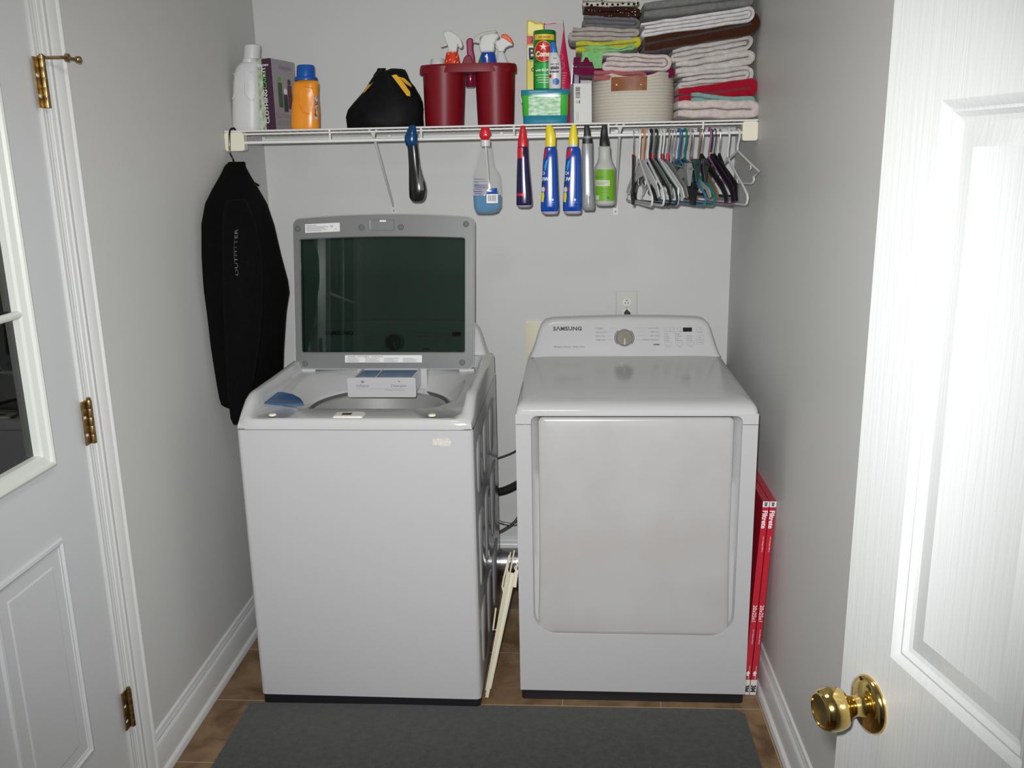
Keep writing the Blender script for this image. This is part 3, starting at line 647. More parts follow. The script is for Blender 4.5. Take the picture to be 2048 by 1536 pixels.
g = Geo(); c0_ = a+u*LN*.72-s_*.014; g.tube([c0_+u*.10+s_*.004, c0_+u*.03, c0_, c0_-u*.018+s_*.008, c0_-u*.022+s_*.016, c0_-u*.005+s_*.028, c0_+u*.04+s_*.036], .003, 8); g.obj('wire_loop', CREAMM, RK)
g = Geo(); rc = a+u*LN*.86+s_*.022-nn*.012; g.tube([rc+(u*math.cos(t)+s_*math.sin(t))*.0075 for t in [2*PI*k/16 for k in range(16)]], .0022, 6, closed=True); bar(g, rc-u*.008, rc-u*.06+s_*.003, .010, .003); g.obj('pivot_ring', CREAMM, RK)
g = Geo(); c1_ = a+u*LN*.42-s_*.018+nn*.02; g.tube([c1_+u*.07-s_*.004, c1_, c1_+s_*.01+u*.004], .0028, 8); g.obj('foot_clip', CREAMM, RK)

# hoses behind the machines
def curve(pts, n=24):
    pts = [Vector(p) for p in pts]; out = []; P = [pts[0]*2-pts[1]] + pts + [pts[-1]*2-pts[-2]]
    for i in range(1, len(P)-2):
        for k in range(n):
            t = k/n; a, b, c, d = P[i-1:i+3]; out.append(.5*((2*b)+(c-a)*t+(2*a-5*b+4*c-d)*t*t+(3*b-a-3*c+d)*t**3))
    return out + [pts[-1]]
def hang_on(o, root):
    M = Matrix.Translation(root.location) @ Matrix.Rotation(root.rotation_euler.z, 4, 'Z'); o.parent = root; o.matrix_parent_inverse = M.inverted(); return o
HOSE = mat('black_hose', (.02, .02, .021), .45)
Yh = -.12
g = Geo(); g.tube(curve([(.62, -.2, .46), (.75, Yh, .470), (.838, Yh, .4997), (.928, Yh, .536), (1.00, Yh, .60), (1.04, -.10, .72)]), .0036, 8); hang_on(g.obj('power_cord', HOSE), WR_)
C_ = curve([(.55, -.24, .50), (.70, -.16, .40), (.836, Yh, .366), (.925, Yh, .395), (1.0, Yh, .46), (1.03, -.09, .62)], 40)
g = Geo(); K_ = len(C_); g.tube(C_, [.0148 + (.0018 if i % 2 else 0) for i in range(K_)], 14); hang_on(g.obj('drain_hose', HOSE, smooth=20), WR_)
BRAID = mat('braided_steel', (.30, .30, .29), .35, metal=.8, c2=(.12, .12, .12), nscale=400)
g = Geo(); g.tube(curve([(.60, -.21, .30), (.72, -.16, .29), (.838, Yh, .250), (.88, Yh, .236), (.93, Yh, .236), (1.0, -.11, .27), (1.03, -.09, .6)]), .0058, 10); hang_on(g.obj('water_hose', BRAID), WR_)
g = Geo(); g.tube(curve([(.62, -.21, .14), (.74, -.16, .165), (.838, Yh-.016, .198), (.88, Yh-.016, .218), (.93, Yh-.016, .262), (.98, -.11, .36), (1.0, -.09, .6)]), .0058, 10); hang_on(g.obj('water_hose', BRAID), WR_)
g = Geo(); dk = [(.0, 0)]
D0 = Vector((.55, -.115, .064)); prof = []
n_ = 90
for i in range(n_): prof.append((.053 + (.0015 if i % 2 else 0), i*.006))
g.lathe(prof, D0, ax=(1, 0, .02), n=32, cap0=False, cap1=False); hang_on(g.obj('exhaust_duct', mat('duct_foil', (.42, .42, .42), .3, metal=1), smooth=60), DR)

# wall plates
O1, O2 = at(1232, 582, 0), at(1275, 582, 0)
op = thing('wall_outlet', 'light grey duplex outlet plate on the back wall above the dryer', 'outlet', ((O1.x+O2.x)/2, 0, 1.075))
g = Geo(); g.loft([[Vector((x, y, z)) for x, z in rrect(O1.x+i_, O2.x-i_, 1.015+i_, 1.136-i_, .004, 3)] for y, i_ in ((0, 0), (-.003, 0), (-.0055, .003))]); g.obj('cover_plate', mat('outlet_plate', (.55, .55, .53), .4), op, smooth=30)
zr = at(1253, 604, 0).z; zr2 = at(1253, 630, 0).z; xc = (O1.x+O2.x)/2
for z in (zr, zr-.039):
    g = Geo(); P = [(xc+.0165*math.cos(t), z+max(-.0125, min(.0125, .0165*math.sin(t)))) for t in [2*PI*k/32 for k in range(32)]]; g.loft([[Vector((a, y, b)) for a, b in P] for y in (-.004, -.0072)]); rc_ = g.obj('receptacle', mat('receptacle_ivory', (.68, .68, .60), .4), op, smooth=30)
    g = Geo()
    for dx in (-.0055, .0055): g.box((xc+dx-.0012, -.0076, z-.006), (xc+dx+.0012, -.0070, z+.001))
    g.add([(xc+.0025*math.cos(t), -.0076, z+.007+.0025*math.sin(t)) for t in [2*PI*k/10 for k in range(10)]], [tuple(range(10))]); g.obj('slot', BLK, rc_, smooth=0)
g = Geo(); g.lathe([(.003, 0), (.003, .001), (.001, .0015)], (xc, -.0055, zr-.0195), ax=(0, -1, 0), n=10); g.obj('screw', STEEL, op)
pg = Geo(); zp = zr-.039; pg.prism([(xc-.010, -.0075, zp-.014), (xc+.013, -.0075, zp-.014), (xc+.013, -.0075, zp+.004), (xc+.006, -.0075, zp+.006), (xc+.004, -.0075, zp+.012), (xc-.003, -.0075, zp+.012), (xc-.005, -.0075, zp+.006), (xc-.010, -.0075, zp+.004)], (0, -.028, 0)); pg.tube([(xc, -.02, zp-.012), (xc, -.022, zp-.05), (xc+.02, -.02, zp-.12)], .004, 8)
tag(pg.obj('power_plug', BLK, bevel=.002), 'black plug in the lower socket of the outlet', 'plug')
bp_ = thing('washer_box_plate', 'cream plate on the back wall behind the left end of the dryer', 'wall plate', (1.02, 0, .95))
g = Geo(); p_ = at(1050, 642, 0); g.loft([[Vector((x, y, z)) for x, z in rrect(p_.x+i_, p_.x+.16-i_, .83+i_, p_.z-i_, .004, 3)] for y, i_ in ((0, 0), (-.004, 0), (-.007, .003))]); g.obj('cover_plate', CREAM, bp_)

# ================================================================ WIRE SHELF
YS = -.394; ZS = 1.7375
SH = thing('wire_shelf', 'white wire closet shelf across the back wall, loaded with laundry supplies', 'shelf', (.87, -.2, ZS))
x0b, x1b = .068, 1.688
g = Geo(); n_ = 69
for i in range(n_): x = .004+i*(XR-.008)/(n_-1); g.tube([(x, -.004, ZS-.010), (x, YS-.001, ZS), (x, YS-.002, ZS-.004)], .0014, 6)
for y in (-.27, -.14): g.tube([(.003, y, ZS-.0045-.010*(1+y/.394)), (XR-.003, y, ZS-.0045-.010*(1+y/.394))], .0024, 8)
g.obj('wire_deck', WIRE, SH)
def rail(name, y, z, r, xa, xb): Geo().tube([(xa, y, z), (xb, y, z)], r, 10).obj(name, WIRE, SH)
rail('front_rail', YS, ZS-.002, .0032, .001, XR-.001); rail('front_rail', YS+.004, ZS-.012, .0032, .05, 1.70); rail('back_rail', -.006, ZS-.012, .003, .003, XR-.003)
zr_ = at(860, 278, YS).z; rail('hanging_rod', YS, zr_, .0052, .055, 1.705)
for px in (659, 842, 1028, 1217, 1406):
    x = at(px, 262, YS).x; g = Geo(); g.tube([(x, YS, ZS-.002), (x, YS, zr_)], .0034, 8); g.obj('rail_tie', WIRE, SH)
for xa, xb in ((.0005, .066), (1.690, XR-.0005)):
    g = Geo(); g.prism([Vector((x, YS-.008, z)) for x, z in rrect(xa, xb, 1.672, 1.7325, .008, 4)], (0, .035, 0)); g.obj('end_bracket', CREAM, SH, bevel=.002)
zl = at(525, 284, 0).z
g = Geo(); g.box((.003, -.014, zl-.012), (XR-.02, -.0005, zl+.012)); g.obj('wall_track', WIRE, SH, bevel=.002)
for px in (531, 781, 1004, 1232):
    x = at(px, 280, 0).x; g = Geo(); g.box((x-.006, -.022, zl-.008), (x+.006, -.014, zl+.02)); c = g.obj('wall_clip', WIRE, SH, bevel=.001)
    Geo().lathe([(.004, 0), (.003, .002), (.0005, .0022)], (x, -.022, zl), ax=(0, -1, 0), n=12).obj('screw', STEEL, c)
for (fx, fy), (bx_, by_) in (((746, 258), (787, 412)), ((1240, 250), (1231, 414))):
    a = at(fx, fy, YS+.012); b = at(bx_, by_, -.006); g = Geo(); a.z = ZS-.006
    g.tube([a+Vector((-.014, 0, 0)), a+Vector((-.004, 0, -.008)), a+Vector((0, .006, -.022)), b+(a-b)*.05, b], (.0045, .0062), 8, flat=(1, 0, 0)); g.tube([a+Vector((.014, 0, 0)), a+Vector((.004, 0, -.008)), a+Vector((0, .006, -.022))], (.0045, .006), 8, flat=(1, 0, 0))
    g.box((b.x-.009, -.004, b.z-.028), (b.x+.009, -.0005, b.z+.010)); br2 = g.obj('support_brace', mat('brace_enamel', (.62, .62, .60), .35), SH)
    Geo().lathe([(.004, 0), (.003, .002), (.0005, .0022)], (b.x, -.004, b.z-.017), ax=(0, -1, 0), n=12).obj('screw', STEEL, br2)

# ================================================================ BODIES MEASURED BY OUTLINE
class Body:
    def __init__(s, rows, Y, ratio=.6, e=2.3, dmin=0, dy=None):
        s.R = []; s.Y = Y
        for r in rows:
            a = at(r[1], r[0], Y); b = at(r[2], r[0], Y); rx = (b.x-a.x)/2; ry = max(rx*(r[3] if len(r) > 3 else ratio), dmin)
            s.R.append([(a.z+b.z)/2, (a.x+b.x)/2, Y, rx, ry])
        s.R.sort(key=lambda q: q[0]); s.e = e
    def move(s, dz):
        for q in s.R: q[0] += dz
        return s
    def seat(s, z):      # squeeze the foot to stand exactly at z
        z0, z1 = s.R[0][0], s.R[-1][0]
        for q in s.R: q[0] = z + (q[0]-z0)*(z1-z)/(z1-z0)
        return s
    def lerp(s, z):
        R_ = s.R
        if z <= R_[0][0]: return R_[0]
        for i in range(len(R_)-1):
            if z <= R_[i+1][0]:
                t = (z-R_[i][0])/max(1e-6, R_[i+1][0]-R_[i][0]); return [R_[i][k]+(R_[i+1][k]-R_[i][k])*t for k in range(5)]
        return R_[-1]
    def rings(s, n=32, fine=0, ins=0):
        out = []
        for i, q in enumerate(s.R):
            out.append(ell((q[1], q[2], q[0]), max(q[3]-ins, .0005), max(q[4]-ins, .0005), n, s.e))
        return out
    def geo(s, n=32, cap0=True, cap1=True, g=None, ins=0):
        g = g or Geo(); return g.loft(s.rings(n, ins=ins), cap0, cap1)
    def P(s, x, z, off=.0006):
        q = s.lerp(z); lim = q[3]*.992; x = min(max(x, q[1]-lim), q[1]+lim); u = min(.995, abs(x-q[1])/max(q[3], 1e-5)); return Vector((x, q[2] - q[4]*(1-u**s.e)**(1/s.e) - off, z))
    def Q(s, px, py, off=.0006):
        a = at(px, py, s.Y); return s.P(a.x, a.z, off)
    def patch(s, g, px0, py0, px1, py1, off=.0006, n=8, m=6, inset=None):
        V = []
        for j in range(m+1):
            for i in range(n+1): V.append(s.Q(px0+(px1-px0)*i/n, py0+(py1-py0)*j/m, off))
        return g.add(V, [(j*(n+1)+i, (j+1)*(n+1)+i, (j+1)*(n+1)+i+1, j*(n+1)+i+1) for j in range(m) for i in range(n)])
    def poly(s, g, pts, off=.0008):
        c = (sum(p[0] for p in pts)/len(pts), sum(p[1] for p in pts)/len(pts)); n = len(pts)
        V = [s.Q(*c, off)] + [s.Q(c[0]+(p[0]-c[0])*.5, c[1]+(p[1]-c[1])*.5, off) for p in pts] + [s.Q(*p, off) for p in pts]
        F = []
        for i in range(n):
            j = (i+1) % n; F += [(0, 1+j, 1+i), (1+i, 1+j, 1+n+j, 1+n+i)]
        return g.add(V, F)
    def blob(s, g, px, py, rx, ry, off=.0008, n=20, a0=0): return s.poly(g, [(px+rx*math.cos(a0+2*PI*k/n), py+ry*math.sin(a0+2*PI*k/n)) for k in range(n)], off)
    def text(s, g, t, px, py, hpx, bold=0, off=.0012, align='CENTER', sx=1, vert=False):
        a = at(px, py, s.Y); sz = hpx/ (FPX/ (a-CAM).dot(F2)) / .7
        if vert: return g.text(t, a, (1, 0, 0), (0, 0, 1), sz, align, bold, fn=lambda u, v: s.P(a.x-v, a.z+u, off), sx=sx)
        return g.text(t, a, (1, 0, 0), (0, 0, 1), sz, align, bold, fn=lambda u, v: s.P(a.x+u, a.z+v, off), sx=sx)
def slab(g, pts, Y, th):       # a shape with thickness th centred on depth Y, outline measured in the photograph
    return g.prism([at(px, py, Y) + Vector((0, -th/2, 0)) for px, py in pts], (0, th, 0))
def base(px, Y): return (at(px, 250, Y).x, Y, ZS+.0015)
ZT = ZS+.0018

# ---------------------------------------------------------------- white jug
JUG = mat('white_hdpe', (.60, .60, .60), .4); Yj = -.30
b = Body([(253, 467, 519), (247, 465.5, 520.5), (215, 465, 520), (190, 466, 520), (165, 467, 518), (145, 469, 517), (133, 474, 516), (127, 480, 515), (124, 485, 514)], Yj, .62, 2.6).seat(ZT)
t = thing('detergent_jug', 'white plastic laundry jug with white cap, leftmost on the wire shelf', 'bottle', base(492, Yj))
b.geo().obj('jug_body', JUG, t, smooth=60)
Body([(126, 484, 513), (119, 485, 514), (118.5, 487, 520), (96, 488, 521), (91, 489, 520.5), (89.5, 492, 517)], Yj, 1, 2).geo().obj('cap', JUG, t, smooth=40)
g = Geo(); b.poly(g, [(497, 142), (512, 150), (515, 190), (510, 203), (498, 190), (496, 160)], .005); g.obj('grip', JUG, t)
g = Geo(); g.tube([b.Q(x, y, .001) for x, y in ((513, 146), (502, 144), (497, 155), (497, 188), (504, 199), (514, 202))], .003, 6); g.tube([b.Q(x, y, .001) for x, y in ((470, 148), (476, 154), (477, 185), (469, 198))], .0024, 6); g.obj('handle_edge', JUG, t)

# ---------------------------------------------------------------- clothing-care box
Yc = -.33; E0 = at(540, 116, Yc); Zb = ZT; zt_ = E0.z
cA = Vector((E0.x, Yc, 0)); w1 = Vector((-.064, .030, 0)); w2 = Vector((at(588, 128, -.17).x-E0.x, .16, 0))
t = thing('boxed_care_kit', 'dark and lilac cardboard box between the white jug and the orange bottle', 'box', (E0.x, Yc, Zb))
def boxf(name, mt, A, B, z0, z1, par=t): 
    return Geo().add([A+Vector((0, 0, z0)), B+Vector((0, 0, z0)), B+Vector((0, 0, z1)), A+Vector((0, 0, z1))], [(0, 1, 2, 3)]).obj(name, mt, par, smooth=0)
CB = mat('carton_plum', (.055, .022, .045), .35)
g = Geo(); g.loft([[p+Vector((0, 0, z)) for p in (cA, cA+w2, cA+w2+w1, cA+w1)] for z in (Zb, zt_)]); g.obj('carton', CB, t, smooth=0)
nA = Vector((w1.y, -w1.x, 0)).normalized()*-1; 
if nA.y > 0: nA = -nA
nB = Vector((w2.y, -w2.x, 0)).normalized()
if nB.y > 0: nB = -nB
boxf('front_panel', mat('carton_lilac', (.30, .27, .30), .35, c2=(.36, .34, .35), nscale=6), cA+w2*.02+nB*.0005, cA+w2+nB*.0005, Zb, zt_)
boxf('leafy_panel', mat('carton_leafy', (.20, .30, .12), .4, c2=(.62, .66, .55), nscale=55), cA+w1*.55+nA*.0005, cA+w1+nA*.0005, Zb, zt_)
d1 = Vector((0, 0, 1)); u1 = -w1.normalized()
g = Geo(); o1 = cA+w1*.34+nA*.001
H_ = zt_-Zb
def vtext(g, s_, z, sz, bold=.02): g.text(s_, o1+Vector((0, 0, Zb+z)), (0, 0, 1), w1.normalized(), sz, 'LEFT', bold)
vtext(g, 'CLOTHING', .022, .0215); vtext(g, 'KIT', .022+.182-.033, .0215)
g.text('Guangers', cA+w1*.48+nA*.001+Vector((0, 0, zt_-.024)), u1, d1, .013, 'CENTER', .02); g.obj('white_lettering', WINK, t, smooth=0)
g = Geo(); vtext(g, 'CARE', .022+.112, .0215); g.obj('green_lettering', mat('green_ink', (.10, .42, .05), .5), t, smooth=0)
g = Geo(); u2 = w2.normalized(); F_ = lambda s_, z: cA+u2*s_+nB*.001+Vector((0, 0, Zb+z))
g.text('Guangers', F_(.095, H_-.030), u2, d1, .022, 'CENTER', .02); g.text('CLOTHING', F_(.012, .040), u2, d1, .021, 'LEFT'); 
for k in range(3): g.add([F_(.02, .030-k*.006), F_(.16-.02*k, .030-k*.006), F_(.16-.02*k, .032-k*.006), F_(.02, .032-k*.006)], [(0, 1, 2, 3)])
g.obj('grey_lettering', INKG, t, smooth=0)
g = Geo(); g.text('CARE', F_(.122, .040), u2, d1, .021, 'LEFT', .02); g.obj('green_word', MATS['green_ink'], t, smooth=0)
for k, (s_, z0, z1, mt) in enumerate(((.050, .075, .155, mat('olive_can', (.06, .10, .03), .4)), (.115, .072, .150, mat('wine_can', (.09, .02, .035), .4)), (.083, .062, .118, mat('dark_can', (.03, .03, .035), .4)))):
    g = Geo(); P = rrect(s_-.014, s_+.014, z0, z1, .004, 3); g.add([F_(a, b_) + nB*.0004*(k+1) for a, b_ in P], [tuple(range(len(P)))]); g.obj('printed_can', mt, t, smooth=0)
    g = Geo(); P = rrect(s_-.011, s_+.011, z1+.001, z1+.020, .008, 4); g.add([F_(a, b_) + nB*.0004*(k+1) for a, b_ in P], [tuple(range(len(P)))]); g.obj('printed_cap', MATS['green_ink'] if k == 0 else WINK if k == 2 else mt, t, smooth=0)

# ---------------------------------------------------------------- orange bottle
Yo = -.34; OR = mat('orange_plastic', (.78, .27, .008), .28, coat=.3)
b = Body([(252, 583.5, 637.5), (246, 582, 639), (220, 583, 639), (205, 584, 638), (195, 586, 637), (180, 585, 637), (172, 585, 637.5), (166, 587, 637), (162, 592, 634), (160.5, 596, 631)], Yo, .62, 2.5).seat(ZT)
t = thing('detergent_bottle', 'small orange detergent bottle with a blue cap, beside the cardboard box', 'bottle', base(611, Yo))
b.geo().obj('bottle_body', OR, t, smooth=60)
Body([(161.5, 590, 634), (157, 589.5, 634.5), (154, 591, 632.5), (153.5, 593.5, 629), (133, 594, 628.5), (130.5, 596, 626.5)], Yo, 1, 2).geo().obj('cap', mat('cobalt_cap', (.006, .085, .36), .35), t, smooth=40)
g = Geo(); b.poly(g, [(606, 180), (614, 176), (628, 180), (632, 195), (631, 215), (624, 227), (612, 225), (605, 210), (604, 192)], .0035); g.obj('grip', OR, t, smooth=70)
g = Geo(); g.tube([b.Q(x, y, .001) for x, y in ((629, 178), (614, 174), (605, 182), (603, 200), (606, 217), (613, 227), (624, 229))], .0018, 6); g.obj('handle_edge', OR, t)
g = Geo(); b.patch(g, 633, 191, 637.5, 241, .0008, 4, 6); g.obj('side_label', mat('plum_label', (.10, .04, .09), .4, c2=(.6, .55, .6), nscale=120), t)

# ---------------------------------------------------------------- black drawstring bag
Yb = -.26; BLKC = cloth('black_nylon', (.006, .006, .007), .3, .3, 60, .6); YEL = mat('yellow_trim', (.75, .42, .02), .6)
b = Body([(247, 694, 846), (243, 692, 848), (225, 693, 849), (212, 699, 848), (198, 712, 845), (186, 722, 838), (172, 733, 829), (164, 739, 821), (155, 747, 816), (150, 750, 815), (144, 758, 813), (139, 770, 809), (137, 778, 802)], Yb, .62, 2.2).seat(ZT)
t = thing('gear_bag', 'slumped black cloth bag with yellow strips, left of the red caddy', 'bag', base(770, Yb))
g = b.geo(48)
for v in g.V:
    k = noise.noise(v*14)*.010 + noise.noise(v*38)*.003; h = (v.z-ZT)/.2
    if v.z > ZT+.004: v.x += k*.8; v.y += k; v.z += noise.noise(Vector((v.x*20, 0, 5)))*.012*max(0, h)
g.obj('bag_body', BLKC, t, smooth=80)
g = Geo(); g.loft([ell((at(757, 146, Yb).x + i*.004, Yb, at(757, 152-i*5, Yb).z), .020-.003*i+.004*(i == 3), .012, 14, 2, .4) for i in range(4)]); g.obj('gathered_neck', BLKC, t, smooth=80)
for k, pts in enumerate((((747, 163), (752, 166), (737, 184), (719, 196), (730, 180)), ((788, 153), (797, 151), (812, 168), (825, 186), (826, 195), (820, 194), (803, 172)), ((800, 155), (812, 158), (824, 170), (826, 176), (815, 169)))):
    g = Geo(); b.poly(g, pts, .009 if k < 2 else .006); g.obj('yellow_strip', YEL, t)
g = Geo(); g.tube([b.Q(x, y, .012) for x, y in ((829, 177), (836, 180), (842, 190), (846, 204))], .0035, 8); g.obj('carry_loop', BLKC, t)

# ---------------------------------------------------------------- red caddy of two joined buckets
Yr = -.255; RED = mat('maroon_plastic', (.17, .003, .010), .42, spec=.35)
t = thing('cleaning_caddy', 'dark red plastic caddy of two joined buckets in the middle of the shelf', 'caddy', base(936, Yr))
for rows in ([(241, 851, 926), (236, 850.5, 927), (142, 846, 931), (136, 845, 932)], [(241, 956, 1027), (236, 955.5, 1027.5), (142, 950, 1029.5), (136, 949, 1030)]):
    b = Body(rows, Yr, 1.05, 2.05).seat(ZT); g = b.geo(40, True, False); 
    inner = b.rings(40, ins=.003); inner[0] = [v+Vector((0, 0, .003)) for v in inner[0]]; g.loft(list(reversed(inner)), False, True); g.loft([b.rings(40)[-1], b.rings(40, ins=.003)[-1]], False, False)
    g.obj('bucket', RED, t, smooth=50)
bb = Body([(158, 842, 1031.5), (148, 840, 1033), (138, 840, 1033.5), (132, 842, 1032)], Yr, .48, 2.6)
rg = bb.rings(56); ri = [ell((q[1], q[2], q[0]), q[3]-.008, q[4]-.008, 56, 2.6) for q in bb.R]
g = Geo(); g.loft([ri[1], rg[1], rg[2], [v+Vector((0, 0, .002)) for v in rg[3]], ri[3]], False, False); g.obj('rim', RED, t, smooth=40)
g = Geo(); a = at(930, 140, Yr-.0); c = at(952, 140, Yr); zz = a.z
g.box((a.x-.004, Yr-.055, zz-.012), (c.x+.004, Yr+.055, zz-.002)); g.obj('bridge', RED, t, bevel=.003)
g = Geo(); slab(g, [(922, 134), (928, 116), (932, 111), (940, 110), (944, 116), (949, 134)], Yr, .012); g.obj('handle', RED, t, bevel=.003)
# things standing in it
WH = mat('sprayer_white', (.58, .58, .56), .35)
def in_caddy(name, label, cat, rows, Y, mt, ratio=.6, part='bottle_body', foot=None):
    b = Body(rows, Y, ratio, 2.3); q = list(b.R[0]); q[0] = foot or ZT+.005; b.R.insert(0, q); t = thing(name, label, cat, (q[1], Y, q[0])); b.geo().obj(part, mt, t, smooth=60); return t, b
t, b = in_caddy('spray_bottle', 'spray bottle with red speckled neck and white trigger in the left bucket', 'spray bottle', [(140, 888, 922), (126, 889, 920), (112, 891, 917), (105, 893, 915)], Yr, mat('red_speckled', (.62, .03, .01), .3))
g = Geo()
for x, y in ((896, 110), (905, 107), (912, 116), (899, 122), (908, 126), (914, 127), (892, 125)): b.poly(g, [(x, y), (x+2, y-3), (x+4, y-4), (x+2.5, y)], .0012)
g.obj('speckle', mat('speckle_yellow', (.75, .45, .05), .5), t)
g = Geo(); slab(g, [(897, 105), (897, 95), (893, 86), (888, 73), (886, 67), (889, 63), (899, 62), (912, 68), (922, 79), (926, 90), (925, 97), (920, 98), (916, 92), (914, 105)], Yr, .024); g.obj('spray_head', WH, t, bevel=.006)
g = Geo(); slab(g, [(900, 78), (903, 82), (893, 92), (884, 95), (881, 95), (882, 92), (890, 88)], Yr, .012); g.obj('trigger', WH, t, bevel=.003)
t = thing('white_cap_bottle', 'bottle with a plain white cap peeking over the left bucket rim', 'bottle', (at(875, 130, Yr+.03).x, Yr+.03, ZT+.005))
Body([(150, 861, 890), (136, 860.5, 890), (120, 861, 889.5), (118, 862.5, 888)], Yr+.03, 1, 2).geo().obj('cap', WH, t, smooth=40); q = Body([(150, 858, 892), (150.5, 858, 892)], Yr+.03, 1, 2).R[0]
g = Geo(); g.loft([ell((q[1], q[2], z), q[3], q[3], 28) for z in (ZT+.006, q[0]-.002)]); g.obj('bottle_body', JUG, t)
t = thing('scrub_brush', 'purplish red brush handle standing up in the middle of the caddy', 'brush', (at(940, 130, Yr+.06).x, Yr+.06, at(940, 175, Yr+.06).z))
g = Geo(); slab(g, [(936, 172), (936, 128), (934, 108), (933, 82), (936, 77), (943, 76), (947, 80), (946, 96), (949, 112), (951, 130), (952, 172)], Yr+.06, .018); g.obj('brush_handle', mat('magenta_plastic', (.25, .01, .07), .4), t, bevel=.005)
g = Geo(); 
b = Body([(175, 933, 949), (172, 931, 951), (150, 931, 951), (143, 932, 950)], Yr+.06, 1, 2); b.geo(g=g); g.obj('brush_cup', mat('maroon_clear', (.20, .01, .04), .15, coat=.5), t, smooth=60)
t, b = in_caddy('spray_bottle', 'blue and green bottle with big white trigger in the right bucket', 'spray bottle', [(140, 956, 992), (122, 957, 992), (108, 962, 990), (105, 965, 988)], Yr-.01, mat('royal_label', (.008, .05, .33), .25))
g = Geo(); b.patch(g, 958, 138, 964, 108, .0008, 4, 6); g.obj('green_edge', mat('deep_green', (.01, .18, .07), .3), t)
g = Geo(); b.poly(g, [(970, 114), (975, 108), (977, 116), (975, 130), (973, 116)], .001); g.obj('white_mark', WINK, t)
g = Geo(); slab(g, [(961, 106), (958, 92), (962, 76), (968, 69), (985, 66), (995, 67), (1000, 73), (994, 80), (990, 88), (989, 105)], Yr-.01, .028); g.obj('spray_head', WH, t, bevel=.006)
g = Geo(); slab(g, [(962, 88), (946, 86), (947, 78), (954, 70), (966, 65), (985, 62), (994, 62), (994, 66), (970, 70), (960, 76)], Yr-.01, .020); g.obj('trigger', mat('sprayer_grey', (.45, .45, .42), .4), t, bevel=.004)
t, b = in_caddy('spray_bottle', 'clear white spray bottle with an orange-tipped nozzle in the right bucket', 'spray bottle', [(140, 992, 1022), (130, 992, 1019), (118, 993, 1013), (106, 995, 1008), (102, 997, 1006)], Yr-.012, mat('milky_plastic', (.55, .56, .57), .3), .45)
g = Geo(); slab(g, [(996, 104), (995, 96), (990, 88), (992, 82), (999, 80), (1005, 73), (1012, 78), (1025, 88), (1026, 92), (1018, 93), (1011, 97), (1008, 104)], Yr-.012, .022); g.obj('spray_head', WH, t, bevel=.004)
g = Geo(); slab(g, [(1003, 77), (1003, 69), (1013, 69), (1022, 76), (1026, 84), (1026, 90), (1014, 82)], Yr-.012, .024); g.obj('nozzle', mat('orange_tip', (.78, .10, .01), .35), t, bevel=.004)
g = Geo(); slab(g, [(992, 88), (997, 90), (1001, 98), (1000, 103), (995, 101), (990, 93)], Yr-.012, .008); g.obj('trigger', WH, t, bevel=.002)

# ---------------------------------------------------------------- green tub and what stands on and behind it
Yt = -.315
t = thing('detergent_tub', 'green and teal plastic tub with a shiny wrap under the cleanser can', 'tub', base(1090, Yt))
TEAL = mat('teal_plastic', (.008, .20, .30), .25, coat=.4); GRN = mat('bright_green', (.05, .42, .035), .25, coat=.4)
b = Body([(239, 1048, 1133), (236, 1047, 1135), (225, 1046.5, 1135.5), (224.5, 1046, 1136), (190, 1043.5, 1137.5), (189.5, 1042, 1139), (183, 1041.5, 1139.5), (181, 1043, 1138)], Yt, .62, 6).seat(ZT)
g = b.geo(48)
nr = 8
for i in range(len(g.M)):
    z = sum(g.V[k].z for k in g.F[i])/len(g.F[i]); g.M[i] = 1 if (ZT+.019 < z < ZT+.078) else 0
g.obj('tub_body', [TEAL, GRN], t, smooth=40)
ztub = b.R[-1][0]
g = Geo(); b.patch(g, 1058, 195, 1121, 232, .001, 8, 8); g.obj('film_label', mat('film_painted_glints', (.14, .42, .14), .4, c2=(.60, .70, .58), nscale=45, spec=.3, stretch=(1, 1, 2.5)), t)  # pale mottling paints the highlights of the glossy film into its colour
g = Geo(); g.tube([b.Q(1043, 184, -.002), b.Q(1041.5, 192, .0) + Vector((-.003, 0, 0)), b.Q(1042.5, 204, .0) + Vector((-.002, 0, 0)), b.Q(1045, 206, -.004)], .0035, 8); g.obj('side_catch', WH, t)
# cleanser can (stands on the tub)
Yk = -.325
b = Body([(180, 1068, 1111), (178, 1067, 1112), (64, 1066.5, 1111.5), (62, 1068, 1110)], Yk, 1, 2); b.seat(ztub+.0005)
t = thing('cleanser_can', 'tall green cardboard can of powdered cleanser standing on the tub', 'can', (b.R[0][1], Yk, ztub))
GC = mat('can_green', (.006, .17, .03), .3, coat=.4)
b.geo(40).obj('can_body', GC, t, smooth=50)
g = Geo(); b.patch(g, 1067.3, 71, 1111, 82, .0006, 14, 2); g.obj('yellow_band', mat('can_yellow', (.72, .55, .03), .4), t)
g = Geo(); b.patch(g, 1067.8, 128, 1111.2, 178, .0005, 14, 6); g.obj('lower_band', mat('can_light_green', (.015, .36, .06), .3, coat=.4), t)
g = Geo(); b.text(g, '50% MORE', 1089, 79, 3.6, .03); g.obj('red_lettering', mat('red_ink', (.55, .02, .01), .5), t, smooth=0)
g = Geo(); b.blob(g, 1087, 105, 17.5, 21.5, .0007); g.obj('gold_ring', MATS['can_yellow'], t)
g = Geo(); b.blob(g, 1087, 105, 16.5, 20.5, .0011); g.obj('red_disc', mat('can_red', (.55, .015, .012), .35), t)
g = Geo(); b.text(g, 'Comet', 1088, 115, 9.5, .05, .0018, sx=.80)
b.text(g, 'with BLEACH', 1089, 144, 4.2, .04, .0014)
for k, w_ in enumerate((34, 28, 30, 24)): b.patch(g, 1089-w_/2, 151+k*5, 1089+w_/2, 152.2+k*5, .001, 8, 1)
